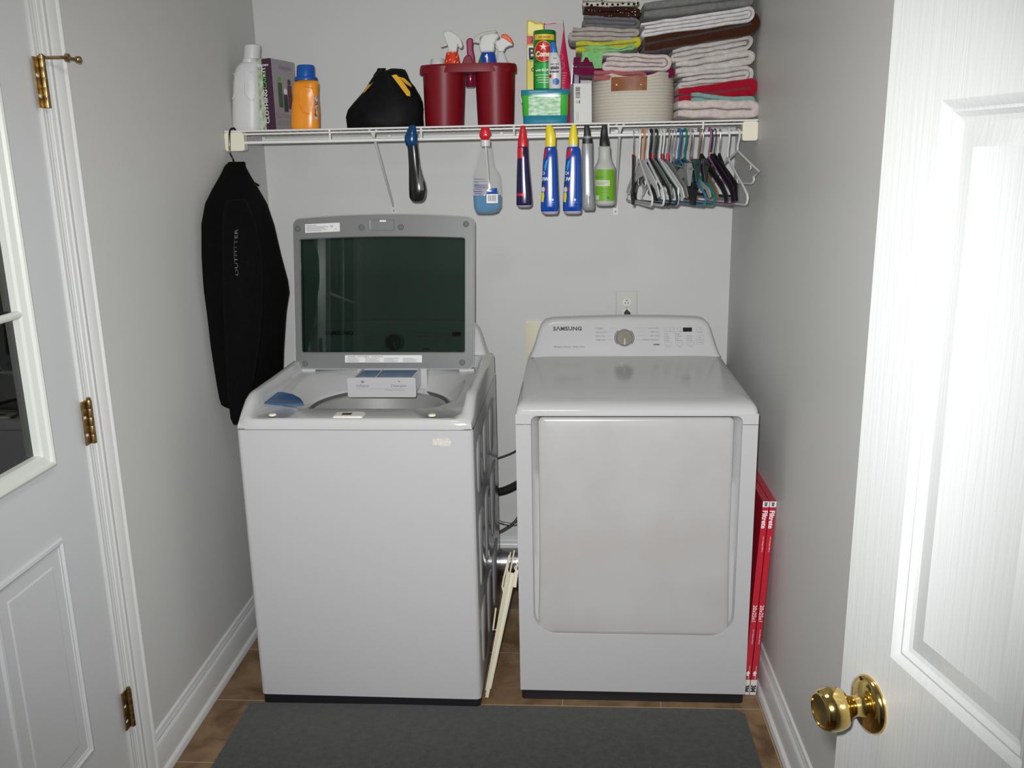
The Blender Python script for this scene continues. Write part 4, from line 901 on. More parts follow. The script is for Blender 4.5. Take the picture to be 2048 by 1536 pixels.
P = [(1087+ (8.5 if k % 2 == 0 else 3.2)*math.cos(-PI/2+k*PI/5)*(1.5 if k == 2 else 1), 96+(8 if k % 2 == 0 else 3)*math.sin(-PI/2+k*PI/5)) for k in range(10)]
b.poly(g, P, .0016); g.obj('cream_lettering', mat('cream_ink', (.78, .76, .60), .5), t, smooth=0)
# stain remover
Ys = -.372
b = Body([(180, 1098.5, 1121), (178, 1097.5, 1122), (140, 1096.5, 1123), (118, 1096.5, 1121), (110, 1098, 1117.5), (105, 1100, 1114.5)], Ys, .75, 2.2); b.seat(ztub+.0005)
t = thing('stain_bottle', 'slim white stain remover bottle with blue cap in front of the can', 'bottle', (b.R[0][1], Ys, ztub))
b.geo().obj('bottle_body', WH, t, smooth=60)
Body([(105.5, 1100.5, 1114), (104, 1100, 1114.3), (86, 1100.5, 1111), (84, 1102, 1109.5)], Ys, 1, 2).geo().obj('cap', mat('sky_blue_cap', (.02, .17, .55), .35), t, smooth=40)
g = Geo(); b.text(g, 'messy eater', 1109.5, 130, 2.6, .03); b.text(g, 'stain', 1109.5, 139, 6.2, .05); b.text(g, 'treater', 1109, 146, 4.6, .04); b.patch(g, 1106, 117, 1113, 118, .001, 3, 1); g.obj('black_lettering', INK, t, smooth=0)
g = Geo(); b.blob(g, 1100.5, 153, 3.2, 4.2, .001, 6, .5); g.obj('red_splash', MATS['can_red'], t)
g = Geo(); b.blob(g, 1112, 164, 7, 7, .001, 9); g.obj('blue_splash', mat('splash_blue', (.03, .12, .40), .4), t)
# yellow pouch and pink pouch behind
Yp = -.20
t = thing('yellow_pouch', 'tall yellow bag with scalloped top behind the green can', 'bag', base(1072, Yp))
g = Geo(); P = [(1053, 238), (1054, 42), (1060, 41), (1067, 43), (1072, 47), (1078, 46), (1084, 45), (1088, 50), (1090, 238)]
fr = [at(px, py, Yp) for px, py in P]
for v in fr:
    if v.z < ZS+.05: v.z = ZT
g.loft([[v+Vector((0, -.012 if v.z > ZS+.15 else -.022, 0)) for v in fr], [v+Vector((0, .012 if v.z > ZS+.15 else .022, 0)) for v in fr]]); g.obj('pouch', mat('yellow_film', (.66, .55, .02), .3, coat=.4), t, smooth=0, bevel=.004)
q = lambda px, py: at(px, py, Yp-.024)
g = Geo(); g.add([q(1053.5, 72), q(1068, 72), q(1068, 88), q(1053.5, 88)], [(0, 1, 2, 3)]); g.obj('red_flash', MATS['can_red'], t, smooth=0)
g = Geo(); g.text('2', q(1064, 85), (1, 0, 0), (0, 0, 1), .026, 'CENTER', .04); g.text('B', q(1064, 116), (1, 0, 0), (0, 0, 1), .050, 'CENTER', .09); g.obj('white_lettering', WINK, t, smooth=0)
g = Geo(); g.text('B', q(1064, 116)+Vector((0, -.001, 0)), (1, 0, 0), (0, 0, 1), .046, 'CENTER', .03); g.text('C', q(1066, 143)+Vector((0, -.001, 0)), (1, 0, 0), (0, 0, 1), .018, 'CENTER', .03); g.obj('black_lettering', INK, t, smooth=0)
g = Geo(); g.add([q(1058, 118), q(1068, 112), q(1068, 120), q(1059, 124)], [(0, 1, 2, 3)]); g.obj('green_leaf', GRN, t, smooth=0)
Yq = -.165
t = thing('pink_tube', 'tall pink squeeze tube with a clear flat top behind the cleanser can', 'tube', base(1115, Yq))
b = Body([(238, 1098, 1144, .45), (180, 1096, 1143, .42), (150, 1093, 1140, .35), (110, 1090, 1134, .22), (75, 1088.5, 1129, .1), (46, 1088, 1127, .03)], Yq, .4, 2.4); b.R[0][0] = ZT
b.R[-1][4] = .0016
PK = mat('hot_pink', (.55, .012, .075), .3, coat=.4); CLR = mat('milky_film', (.50, .46, .45), .3, coat=.4)
g = b.geo(40); g.obj('tube_body', PK, t, smooth=60)
g = Geo(); b.poly(g, [(1088.8, 50), (1126, 46), (1127, 60), (1123, 90), (1117, 130), (1111, 160), (1104, 160), (1096, 130), (1092, 90)], .0012); g.obj('clear_panel', CLR, t, smooth=60)
g = Geo(); a = at(1090, 46, Yq); c = at(1126, 40, Yq); g.box((a.x, Yq-.0016, a.z-.004), (c.x, Yq+.0016, a.z+.008)); g.obj('crimp', CLR, t, bevel=.001)
g = Geo()
for (x, y) in ((1121, 114), (1124, 132)): g.tube([b.Q(x+5*math.cos(k*PI/8), y+6*math.sin(k*PI/8), .0012) for k in range(16)], .0006, 4, closed=True)
for k in range(5): b.patch(g, 1122, 146+k*5, 1134-k, 147+k*5, .0012, 3, 1)
g.obj('pale_print', mat('pale_pink_ink', (.75, .35, .42), .5), t, smooth=0)

# ---------------------------------------------------------------- small white carton and tube
Yw = -.345
t = thing('small_carton', 'small white carton with a barcode leaning before the rope basket', 'box', base(1167, Yw))
A_, B_ = at(1148, 236, Yw), at(1184, 234, Yw); zt2 = at(1165, 166, Yw).z
g = Geo(); c4 = [Vector((A_.x, Yw, ZT)), Vector((B_.x, Yw+.004, ZT)), Vector((B_.x-.004, Yw+.05, ZT)), Vector((A_.x-.012, Yw+.046, ZT))]
g.loft([c4, [v+Vector((-.001, .008, zt2-ZT)) for v in c4]]); g.obj('carton', mat('white_carton', (.60, .60, .58), .5), t, smooth=0, bevel=.001)
hC = zt2-ZT; cf = lambda a, b_: Vector((A_.x+a-.001*b_/hC, Yw-.0006+.004*a/(B_.x-A_.x)+.008*b_/hC, ZT+b_)); g = Geo()
rb = random.Random(5); zz = hC-.013
for k in range(16): hh = .0006+.0010*rb.random(); g.add([cf(.006, zz), cf(.021, zz), cf(.021, zz+hh), cf(.006, zz+hh)], [(0, 1, 2, 3)]); zz -= .0022
for k in range(3):
    a0 = R(90+120*k); c_ = (.011, hC-.058); q3 = lambda r_, a_: cf(c_[0]+r_*math.cos(a_), c_[1]+r_*math.sin(a_)); g.add([q3(.0045, a0+R(15)), q3(.0045, a0+R(95)), q3(.0028, a0+R(95)), q3(.0028, a0+R(15))], [(0, 1, 2, 3)])
g.add([cf(.017, hC-.063), cf(.020, hC-.063), cf(.020, hC-.053), cf(.017, hC-.053)], [(0, 1, 2, 3)])
for k in range(3): g.add([cf(.008+k*.003, .008), cf(.0085+k*.003, .008), cf(.0085+k*.003, .035), cf(.008+k*.003, .035)], [(0, 1, 2, 3)])
g.obj('printed_marks', INK, t, smooth=0)
Yv = -.265
t = thing('purple_tube', 'dark purple tube with a white edge leaning behind the small white carton', 'tube', base(1152, Yv))
g = Geo(); P = [at(x, y, Yv) for x, y in ((1143, 238), (1147, 130), (1156, 131), (1160, 150), (1158, 238))]; P[0].z = P[-1].z = ZT
g.prism([v+Vector((0, -.010, 0)) for v in P], (0, .02, 0)); g.obj('tube_body', mat('dark_purple', (.03, .012, .07), .25, coat=.5), t, smooth=0, bevel=.004)
g = Geo(); P = [at(x, y, Yv-.011) for x, y in ((1141, 172), (1145, 128), (1147.5, 128), (1143.5, 173))]; g.prism(P, (0, .004, 0)); g.obj('white_edge', mat('shiny_white', (.78, .78, .78), .2), t, smooth=0)

# ================================================================ ROPE BASKET AND TOWELS
Yk = -.235; ROPE = mat('cotton_rope', (.58, .54, .46), .9, spec=.1, bump=.6, bscale=420)
rx0 = 83.5; wx = at(1348, 236, Yk).x-at(1181, 236, Yk).x; cxb = (at(1348, 200, Yk).x+at(1181, 200, Yk).x)/2; R0 = wx/2; ztb = at(1264, 150, Yk).z
t = thing('rope_basket', 'round cream rope basket with a tan leather handle, under a heap of folded cloths', 'basket', (cxb, Yk, ZT))
NR = 15; hB = (ztb-ZT)/NR; rings = []; NB_ = 64; rin = []
def brim(a):       # the rim dips behind the handle
    d = abs(((a+PI/2+PI) % (2*PI))-PI); return .016*max(0, 1-(d/.62)**2)
for k in range(NR):
    for q_, f in ((0, .88), (.25, 1), (.75, 1), (1, .88)):
        h = (k+q_)/NR
        rr_ = R0*(.965+.035*math.sin(PI*min(1, h*1.1))) - .0022*(1-f)*8
        rings.append([Vector((cxb+rr_*math.cos(2*PI*i/NB_), Yk+rr_*.98*math.sin(2*PI*i/NB_), ZT + (k+q_)*hB - brim(2*PI*i/NB_)*h**4)) for i in range(NB_)])
topr = rings[-1]; inn = [Vector((cxb+(v.x-cxb)*.93, Yk+(v.y-Yk)*.93, v.z-.001)) for v in topr]; low = [Vector((v.x, v.y, ZT+.006)) for v in inn]
g = Geo(); g.loft(rings+[inn, low]); g.obj('basket_wall', ROPE, t, smooth=70)
g = Geo(); V = []; nh = 12
xa, xb = at(1223, 165, Yk-R0).x, at(1294, 165, Yk-R0).x; za, zb2 = at(1258, 181, Yk-R0).z, at(1258, 153, Yk-R0).z
def bsurf(x, z, off): return Vector((x, Yk - .98*math.sqrt(max(0, R0**2-(x-cxb)**2)) - off, z))
for off in (.0025, .006):
    for z in (za, (za+zb2)/2, zb2):
        for i in range(nh+1): V.append(bsurf(xa+(xb-xa)*i/nh, z, off))
m_ = nh+1; F = []
for L_ in (0, 1):
    for j in range(2):
        for i in range(nh): q_ = L_*3*m_+j*m_+i; F.append((q_, q_+1, q_+1+m_, q_+m_) if L_ else (q_, q_+m_, q_+1+m_, q_+1))
for i in range(nh): F.append((i, i+1, 3*m_+i+1, 3*m_+i)); F.append((2*m_+i, 5*m_+i, 5*m_+i+1, 2*m_+i+1))
for j in range(2): F.append((j*m_, 3*m_+j*m_, 3*m_+(j+1)*m_, (j+1)*m_)); F.append((j*m_+nh, (j+1)*m_+nh, 3*m_+(j+1)*m_+nh, 3*m_+j*m_+nh))
hd = g.add(V, F).obj('leather_handle', mat('tan_leather', (.27, .095, .03), .5, c2=(.20, .065, .02), nscale=30, bump=.2, bscale=200), t, smooth=50)
for px in (1234, 1282):
    p = at(px, 169, Yk-R0-.006); p = bsurf(p.x, p.z, .0055); g = Geo(); g.lathe([(.0042, 0), (.0040, .001), (.002, .0022), (.0003, .0024)], p, ax=(0, -1, 0), n=16); g.obj('rivet', CHROME, hd)

TW = {}
def tmat(n, c, b_=.9, s_=260): return cloth('towel_'+n, c, .18, b_, s_)
def fold(name, label, mt, L, Rr, Y, depth, seq, group=None, amp=.003, th=.94, arc='R', wav=.004, cat='towel', seed=0):
    """folded cloth: the layer order seq gives the path of the sheet; L and Rr = (column, upper row, lower row) at either end"""
    n = max(seq)+1; a0, a1 = at(L[0], L[1], Y), at(L[0], L[2], Y); b0, b1 = at(Rr[0], Rr[1], Y), at(Rr[0], Rr[2], Y)
    Lx, Rx = a0.x, b0.x; H = ((a0.z-a1.z)+(b0.z-b1.z))/2; tk = H/n; W_ = Rx-Lx
    path = []; side = arc
    rm = max(abs(seq[i]-seq[i+1]) for i in range(len(seq)-1))*.5*tk if len(seq) > 1 else tk/2
    uL, uR = rm, W_-rm
    cur = 'L' if arc == 'R' else 'R'
    for i, ly in enumerate(seq):
        v = (ly+.5)*tk; st = 10
        us = [uL+(uR-uL)*k/st for k in range(st+1)]
        if side == 'L': us = us[::-1]
        if i == 0: us[0] = (tk*.5 if side == 'R' else W_-tk*.5)
        if i == len(seq)-1: us[-1] = (W_-tk*.7-.01 if side == 'R' else tk*.7+.01) if False else us[-1]
        path += [(u, v) for u in us]
        if i < len(seq)-1:
            v2 = (seq[i+1]+.5)*tk; c = (v+v2)/2; r_ = (v2-v)/2; ux = uR if side == 'R' else uL; sg = 1 if side == 'R' else -1
            for k in range(1, 8): a = PI*k/8; path.append((ux+sg*abs(r_)*math.sin(a), c-r_*math.cos(a)))
            side = 'L' if side == 'R' else 'R'
    K = len(path); tg = []
    for i in range(K):
        p, q = path[max(0, i-1)], path[min(K-1, i+1)]; d = math.hypot(q[0]-p[0], q[1]-p[1]) or 1; tg.append(((q[0]-p[0])/d, (q[1]-p[1])/d))
    ny = 7; V = []; sd = Vector((seed*3.1, seed*1.7, seed))
    ys = [0, .004, .012] + [.012+(depth-.016)*k/(ny-4) for k in range(1, ny-3)] + [depth]
    hw = [tk*th*.30, tk*th*.45, tk*th*.5] + [tk*th*.5]*(ny-4) + [tk*th*.4]
    for j, (y, h) in enumerate(zip(ys, hw)):
        for sgn in (1, -1):
            for i, (u, v) in enumerate(path):
                e = 1
                if i in (0, K-1): e = .75
                uu = u - tg[i][1]*h*sgn*e; vv = v + tg[i][0]*h*sgn*e
                f = min(1, max(0, uu/W_)); zb_ = a1.z+(b1.z-a1.z)*f; zt_ = a0.z+(b0.z-a0.z)*f
                p = Vector((Lx+uu, Y+y, zb_+(zt_-zb_)*vv/H))
                nz = noise.noise(p*22+sd)*amp + noise.noise(p*70+sd)*amp*.4
                p.z += nz + wav*math.sin(uu/W_*5+seed)*.3*(vv/H); p.x += noise.noise(p*30+sd*2)*amp*.8; p.y += noise.noise(p*25-sd)*amp
                V.append(p)
    F = []; S_ = 2*K
    for j in range(ny-1 if len(ys) == ny else len(ys)-1):
        o = j*S_; o2 = o+S_
        for i in range(K-1):
            F.append((o+i, o+i+1, o2+i+1, o2+i)); F.append((o+K+i+1, o+K+i, o2+K+i, o2+K+i+1))
        F.append((o, o2, o2+K, o+K)); F.append((o+K-1, o+2*K-1, o2+2*K-1, o2+K-1))
    for i in range(K-1):
        F.append((i+1, i, K+i, K+i+1)); o = (len(ys)-1)*S_; F.append((o+i, o+i+1, o+K+i+1, o+K+i))
    g = Geo().add(V, F); o = g.obj(name, mt, None, smooth=70)
    tag(o, label, cat, group); return o
ys_ = -.335
# right-hand stack, from the shelf upward
CR = tmat('cream', (.62, .53, .49)); WT = tmat('white', (.58, .55, .50)); TL = tmat('teal', (.20, .38, .34)); RDT = tmat('red', (.36, .004, .02)); BR = tmat('brown', (.050, .016, .006)); GY = tmat('grey', (.20, .20, .19)); WS = tmat('sheet', (.66, .65, .64), .3, 120)
G1 = 'folded towels in the right-hand stack'
fold('folded_towel', 'pale pink folded towel at the bottom of the right-hand stack', CR, (1347, 200, 236), (1513, 198, 237), -.385, .28, [1, 0], G1, .004, seed=1)
fold('folded_towel', 'pale teal washcloth folded on the pale pink towel', TL, (1380, 184, 203), (1508, 193, 212), -.383, .24, [1, 0], G1, .004, wav=.01, seed=2)
fold('folded_towel', 'bright red folded towel between the teal cloth and the white towels', RDT, (1349, 176, 207), (1510, 155, 194), -.36, .26, [1, 0], G1, .003, seed=3)
fold('folded_towel', 'lowest of the three white towels in the right-hand stack', WT, (1352, 146, 181), (1506, 129, 171), ys_-.004, .27, [3, 0, 1, 2], G1, .005, seed=4)
fold('folded_towel', 'middle one of the three white towels in the right-hand stack', WT, (1345, 124, 150), (1506, 98, 130), ys_, .27, [1, 0], G1, .005, seed=5)
fold('folded_towel', 'topmost of the three white towels, under the brown towel', WT, (1341, 99, 126), (1503, 67, 100), ys_-.004, .27, [2, 0, 1], G1, .005, seed=6)
fold('folded_towel', 'dark brown folded towel below the white sheets', BR, (1280, 73, 107), (1514, 22, 68), -.372, .27, [1, 0], G1, .003, seed=7)
fold('folded_sheet', 'white sheets with a scalloped edge folded on the brown towel', WS, (1279, 46, 75), (1508, 10, 43), -.382, .26, [3, 0, 1, 2], G1, .0025, seed=8, cat='sheet')
fold('folded_towel', 'grey towel on top of the white sheets', GY, (1280, 4, 40), (1505, -24, 12), ys_+.005, .26, [1, 0], G1, .003, seed=9)
# left-hand heap over the basket
G2 = 'cloths heaped over the rope basket'
yb2 = Yk-.105
o = fold('folded_cloth', 'magenta cloth bulging out of the rope basket', cloth('cloth_magenta', (.17, .006, .05), .2, .8, 200), (1139, 108, 150), (1343, 132, 160), yb2+.03, .17, [1, 0], G2, .008, seed=11, cat='cloth')
fold('folded_cloth', 'salmon pink cloth lying just behind the leather handle', cloth('cloth_salmon', (.42, .11, .12), .2, .8, 200), (1184, 140, 160), (1292, 142, 158), yb2-.002, .12, [1, 0], G2, .004, seed=12, cat='cloth')
fold('folded_towel', 'off-white folded towel lying across the basket top', CR, (1200, 104, 143), (1340, 108, 141), yb2-.012, .2, [3, 0, 1, 2], G2, .005, seed=13)
GRC = cloth('cloth_green', (.22, .52, .20), .2, .6, 200)
o = fold('folded_cloth', 'light green cloth with fringed corners drooping over the off-white towel', GRC, (1168, 94, 110), (1268, 86, 100), yb2-.018, .18, [1, 0], G2, .006, wav=.02, seed=14, cat='cloth')
g = Geo(); N1 = 9; rows_ = []
for j in range(7):
    row = []
    for i in range(N1+1):
        x = 1165+i*4.6; y = 103+j*(2.0 + (3.6 if i > 5 else 1.5) - (1.6 if i in (2, 3) else 0)); p = at(x-j*.6, y, yb2-.022); p.y += .004*math.sin(i*1.7+j*.5); row.append(p)
    rows_.append(row)
f_ = [v for r_ in rows_ for v in r_]; bk = [v+Vector((0, .004, 0)) for v in f_]; m_ = N1+1; n1 = len(f_); F = []
for j in range(6):
    for i in range(N1): F.append((j*m_+i, (j+1)*m_+i, (j+1)*m_+i+1, j*m_+i+1)); F.append((n1+j*m_+i, n1+j*m_+i+1, n1+(j+1)*m_+i+1, n1+(j+1)*m_+i))
for i in range(N1): F.append((i, i+1, n1+i+1, n1+i)); F.append((6*m_+i, n1+6*m_+i, n1+6*m_+i+1, 6*m_+i+1))
for j in range(6): F.append((j*m_, n1+j*m_, n1+(j+1)*m_, (j+1)*m_)); F.append((j*m_+N1, (j+1)*m_+N1, n1+(j+1)*m_+N1, n1+j*m_+N1))
g.add(f_+bk, F); q = g.obj('drooping_corner', GRC, None, smooth=80); q.parent = o
fold('folded_cloth', 'yellow cloth folded between the green cloth and the beige towels', cloth('cloth_yellow', (.50, .49, .03), .2, .6, 200), (1147, 82, 106), (1279, 76, 95), yb2-.012, .19, [1, 0], G2, .005, wav=.015, seed=15, cat='cloth')
BG = tmat('beige', (.40, .36, .32), .6)
fold('folded_towel', 'beige towel folded over the yellow cloth', BG, (1141, 50, 84), (1276, 57, 80), yb2-.012, .19, [2, 1, 0], G2, .005, wav=.01, seed=16)
fold('folded_towel', 'slate grey towel under the polka dot towels', tmat('slate', (.14, .14, .15)), (1164, 26, 54), (1277, 36, 58), yb2-.006, .18, [2, 0, 1], G2, .004, seed=17)
def dotmat(name, c, d, sc_):
    m = mat(name, c, .95, spec=.15, bump=.6, bscale=260); N = m.node_tree.nodes; L = m.node_tree.links; b = N['Principled BSDF']
    tc = N.new('ShaderNodeTexCoord'); vo = N.new('ShaderNodeTexVoronoi'); vo.inputs['Scale'].default_value = sc_; vo.inputs['Randomness'].default_value = .35
    L.new(tc.outputs['Object'], vo.inputs['Vector']); lt = N.new('ShaderNodeMath'); lt.operation = 'LESS_THAN'; lt.inputs[1].default_value = .28; L.new(vo.outputs['Distance'], lt.inputs[0])
    mx = N.new('ShaderNodeMix'); mx.data_type = 'RGBA'; mx.inputs[6].default_value = (*c, 1); mx.inputs[7].default_value = (*d, 1); L.new(lt.outputs[0], mx.inputs[0]); L.new(mx.outputs[2], b.inputs['Base Color']); return m
fold('folded_towel', 'dark brown towel with small white polka dots', dotmat('towel_brown_dots', (.035, .012, .008), (.6, .55, .5), 110), (1165, 11, 32), (1278, 13, 36), yb2-.008, .18, [1, 0], G2, .003, seed=18)
fold('folded_towel', 'cream towel with black polka dots at the very top of the heap', dotmat('towel_cream_dots', (.52, .50, .43), (.01, .01, .01), 62), (1162, -8, 14), (1274, -4, 12), yb2-.012, .18, [1, 0], G2, .003, seed=19)

# ================================================================ BOTTLES HANGING FROM THE ROD
ZROD = zr_
def hanging(name, label, cat, rows, Y, mt, ratio, head, hmt, hr=.7, e=2.3, base_mt=None, group='spray bottles hung on the rod', part='bottle_body', cap1=True):
    b = Body(rows, Y, ratio, e); hb = Body(head, Y, hr, 2.4)
    t = thing(name, label, cat, (b.R[-1][1], Y, b.R[-1][0]), group=group)
    b.geo(36).obj(part, mt, t, smooth=60)
    return t, b, hb
def trigger(t, hb, mt, Y):      # the lever that hooks over the rod
    z1 = hb.R[-1][0]; x = hb.R[-1][1]
    g = Geo(); g.tube([(x, Y+.004, z1-.012), (x, YS-.004, ZROD+.012), (x, YS+.008, ZROD+.010), (x, YS+.013, ZROD-.002), (x, YS+.012, ZROD-.022)], (.0042, .0055), 10, flat=(1, 0, 0)); g.obj('trigger', mt, t)
zz = lambda v: 240+v/6.4
xx = lambda u: 920+u/6.4
def rw(L): return [(zz(q[0]), xx(q[1]), xx(q[2])) + tuple(q[3:]) for q in L]
YB = -.428
BLUEL = mat('blue_liquid', (.0, .19, .38), .12, coat=.6)
# glass cleaner
rows = rw([(1200, 215, 430), (1175, 192, 490), (1110, 170, 533), (960, 160, 535), (730, 160, 522), (680, 165, 500), (600, 185, 445), (480, 215, 420), (370, 240, 410), (345, 262, 395), (330, 265, 393)])
hd_ = rw([(265, 295, 345), (250, 278, 365), (225, 255, 388), (195, 246, 397), (165, 250, 392), (140, 262, 385), (100, 270, 375), (90, 280, 362)])
t, b, hb = hanging('spray_bottle', 'clear spray bottle with blue liquid and a round red nozzle', 'spray bottle', rows, YB, mat('clear_plastic', (.60, .60, .58), .12, coat=.5, alpha=.16), .5, hd_, RED)
lq = [q for q in b.R if q[0] < at(970, zz(962), YB).z]; L2 = [[q[0]+(.002 if i == 0 else 0), q[1], q[2], q[3]-.0025, q[4]-.0025] for i, q in enumerate(lq)]; L2.append([at(970, zz(962), YB).z, *b.lerp(at(970, zz(962), YB).z)[1:3], b.lerp(at(970, zz(962), YB).z)[3]-.0025, b.lerp(at(970, zz(962), YB).z)[4]-.0025])
g = Geo(); g.loft([ell((q[1], q[2], q[0]), q[3], q[4], 36, 2.3) for q in L2]); g.obj('liquid', BLUEL, t, smooth=60)
Body(rw([(335, 262, 390), (262, 264, 388), (255, 270, 380)]), YB, 1, 2).geo().obj('collar', WH, t, smooth=40)
RN = mat('bright_red_plastic', (.55, .008, .012), .3, coat=.3)
hb.geo(32).obj('spray_head', RN, t, smooth=60); trigger(t, hb, RN, YB)
g = Geo(); b.patch(g, xx(348), zz(945), xx(490), zz(1060), .0012, 6, 5); g.obj('barcode_label', LABELW, t)
g = Geo(); b.poly(g, [(xx(345), zz(950)), (xx(345), zz(905)), (xx(370), zz(875)), (xx(480), zz(868)), (xx(482), zz(925)), (xx(482), zz(940))], .0012); g.obj('blue_label', mat('royal_label', (0, 0, 0)), t)
g = Geo()
for k in range(9): b.patch(g, xx(370+k*11), zz(958), xx(370+k*11+(3 if k % 2 else 6)), zz(1035), .0018, 1, 3)
g.obj('barcode', INK, t, smooth=0)
g = Geo()
for k, (u, v, w_) in enumerate(((180, 750, 150), (180, 790, 60), (185, 825, 170), (180, 850, 150), (180, 880, 110), (180, 905, 120), (190, 935, 90))): b.patch(g, xx(u), zz(v), xx(u+w_), zz(v+(8 if k not in (2, 5) else 15)), .001, 5, 1)
g.obj('printed_lines', mat('violet_ink', (.12, .12, .30), .5), t, smooth=0)
g = Geo(); a = b.R[-1]; g.tube([(a[1], YB, a[0]), (a[1]+.004, YB, a[0]-.06), (a[1]+.010, YB, b.R[0][0]+.006)], .0022, 8); g.obj('dip_tube', JUG, t)
# dark bottle with red head
NV = mat('dark_violet_sleeve', (.012, .006, .05), .2, coat=.5)
t, b, hb = hanging('spray_bottle', 'narrow dark violet spray bottle with a red head', 'spray bottle', rw([(1108, 745, 900), (1085, 722, 921), (1060, 720, 925), (900, 722, 912), (700, 725, 893), (480, 733, 875), (350, 735, 870), (340, 742, 862)]), YB, NV, .8, rw([(345, 738, 866), (240, 740, 866), (225, 748, 860), (150, 762, 842), (80, 775, 838), (72, 782, 830)]), RN, e=2.6)
hb.geo(28).obj('spray_head', RN, t, smooth=50); trigger(t, hb, RN, YB)
g = Geo(); b.patch(g, xx(740), zz(352), xx(805), zz(490), .001, 4, 5); g.obj('red_panel', RN, t)
g = Geo(); b.patch(g, xx(738), zz(935), xx(830), zz(970), .001, 4, 2); g.obj('red_bar', RN, t)
FT = mat('pale_plastic_foot', (.42, .36, .42), .4)
g = Geo(); bb_ = Body(rw([(1117, 760, 885), (1108, 742, 903), (1088, 724, 920)]), YB, .8, 2.6); bb_.geo(36).obj('bottle_foot', FT, t, smooth=50)
# two blue bottles with yellow heads
YL = mat('lemon_plastic', (.72, .58, .008), .35, coat=.2); BB = mat('blue_sleeve', (.002, .055, .33), .18, coat=.6)
LB_ = mat('light_blue_swirl', (.03, .30, .55), .3); 
def blue(label, rows, head, Y, x0, full):
    t, b, hb = hanging('spray_bottle', label, 'spray bottle', rows, Y, BB, .62, head, YL, e=2.8)
    hb.geo(28).obj('spray_head', YL, t, smooth=50); trigger(t, hb, YL, Y)
    f = lambda u: xx(x0+u)
    g = Geo(); b.poly(g, [(f(60), zz(343)), (f(110 if full else 88), zz(343)), (f(120 if full else 92), zz(400)), (f(100 if full else 82), zz(465)), (f(60 if full else 60), zz(500)), (f(48), zz(480))], .001); g.obj('red_corner', RN, t)
    g = Geo()
    b.text(g, 'O!' if full else 'O', f(62 if full else 50), zz(697), 5.5, .04, .0016); b.text(g, 'OW', f(74 if full else 60), zz(775), 6.5, .06, .0016); g.obj('pale_lettering', mat('pale_lettering_ink', (.55, .62, .62), .5), t, smooth=0)
    g = Geo(); b.patch(g, f(22), zz(795), f(72), zz(830), .0018, 4, 2); g.obj('dark_badge', INK, t)
    g = Geo(); b.poly(g, [(f(60), zz(600)), (f(78), zz(530)), (f(110), zz(500)), (f(95), zz(560)), (f(80), zz(640)), (f(66), zz(650))], .0012); g.obj('light_swirl', LB_, t)
    g = Geo(); b.poly(g, [(f(25), zz(930)), (f(55), zz(920)), (f(60), zz(960)), (f(50), zz(1050)), (f(22), zz(1045))], .0014); g.obj('yellow_shape', YL, t)
    g = Geo(); b.poly(g, [(f(20), zz(860)), (f(55), zz(850)), (f(66), zz(880)), (f(60), zz(915)), (f(25), zz(918))], .0014); g.obj('pale_shape', mat('pale_lettering_ink', (0, 0, 0)), t)
    g = Geo(); b.poly(g, [(f(62), zz(870)), (f(82), zz(860)), (f(84), zz(885)), (f(66), zz(915))], .0016); g.obj('red_shape', RN, t)
    g = Geo(); b.blob(g, f(165), zz(1018), 2.4, 2.8, .001, 10); g.obj('round_mark', MATS['pale_lettering_ink'], t)
    g = Geo(); 
    for k in range(2): b.patch(g, f(128), zz(1048+k*7), f(200), zz(1050+k*7), .001, 4, 1)
    g.obj('small_print', LB_, t, smooth=0)
    return t, b
L3 = [(1185, 1060, 1240), (1165, 1034, 1264), (1100, 1032, 1268), (900, 1042, 1258), (700, 1050, 1250), (480, 1065, 1240), (360, 1082, 1232), (342, 1095, 1222)]
t, b = blue('blue spray bottle with a yellow head, next to the dark violet one', rw(L3), rw([(340, 1094, 1224), (318, 1094, 1224), (310, 1092, 1226), (245, 1093, 1226), (230, 1095, 1226), (200, 1095, 1226), (130, 1098, 1205), (80, 1102, 1178), (68, 1110, 1165)]), YB, 1020, False)
Body(rw([(1207, 1085, 1235), (1195, 1062, 1252), (1168, 1036, 1262)]), YB, .62, 2.8).geo(36).obj('bottle_foot', FT, t, smooth=50)
L4 = [(1180, 1345, 1545), (1160, 1316, 1555), (1100, 1315, 1556), (900, 1325, 1554), (700, 1340, 1550), (480, 1355, 1545), (360, 1366, 1532), (342, 1380, 1520)]
t, b = blue('blue spray bottle with a yellow head and white neck, beside the silver one', rw(L4), rw([(315, 1390, 1511), (245, 1392, 1510), (230, 1394, 1508), (150, 1405, 1500), (80, 1424, 1488), (60, 1432, 1480)]), YB, 1305, True)
Body(rw([(342, 1395, 1508), (312, 1395, 1508)]), YB, 1, 2).geo().obj('neck_ring', WH, t, smooth=40)
Body(rw([(1203, 1370, 1528), (1190, 1340, 1548), (1163, 1318, 1553)]), YB, .62, 2.8).geo(36).obj('bottle_foot', FT, t, smooth=50)
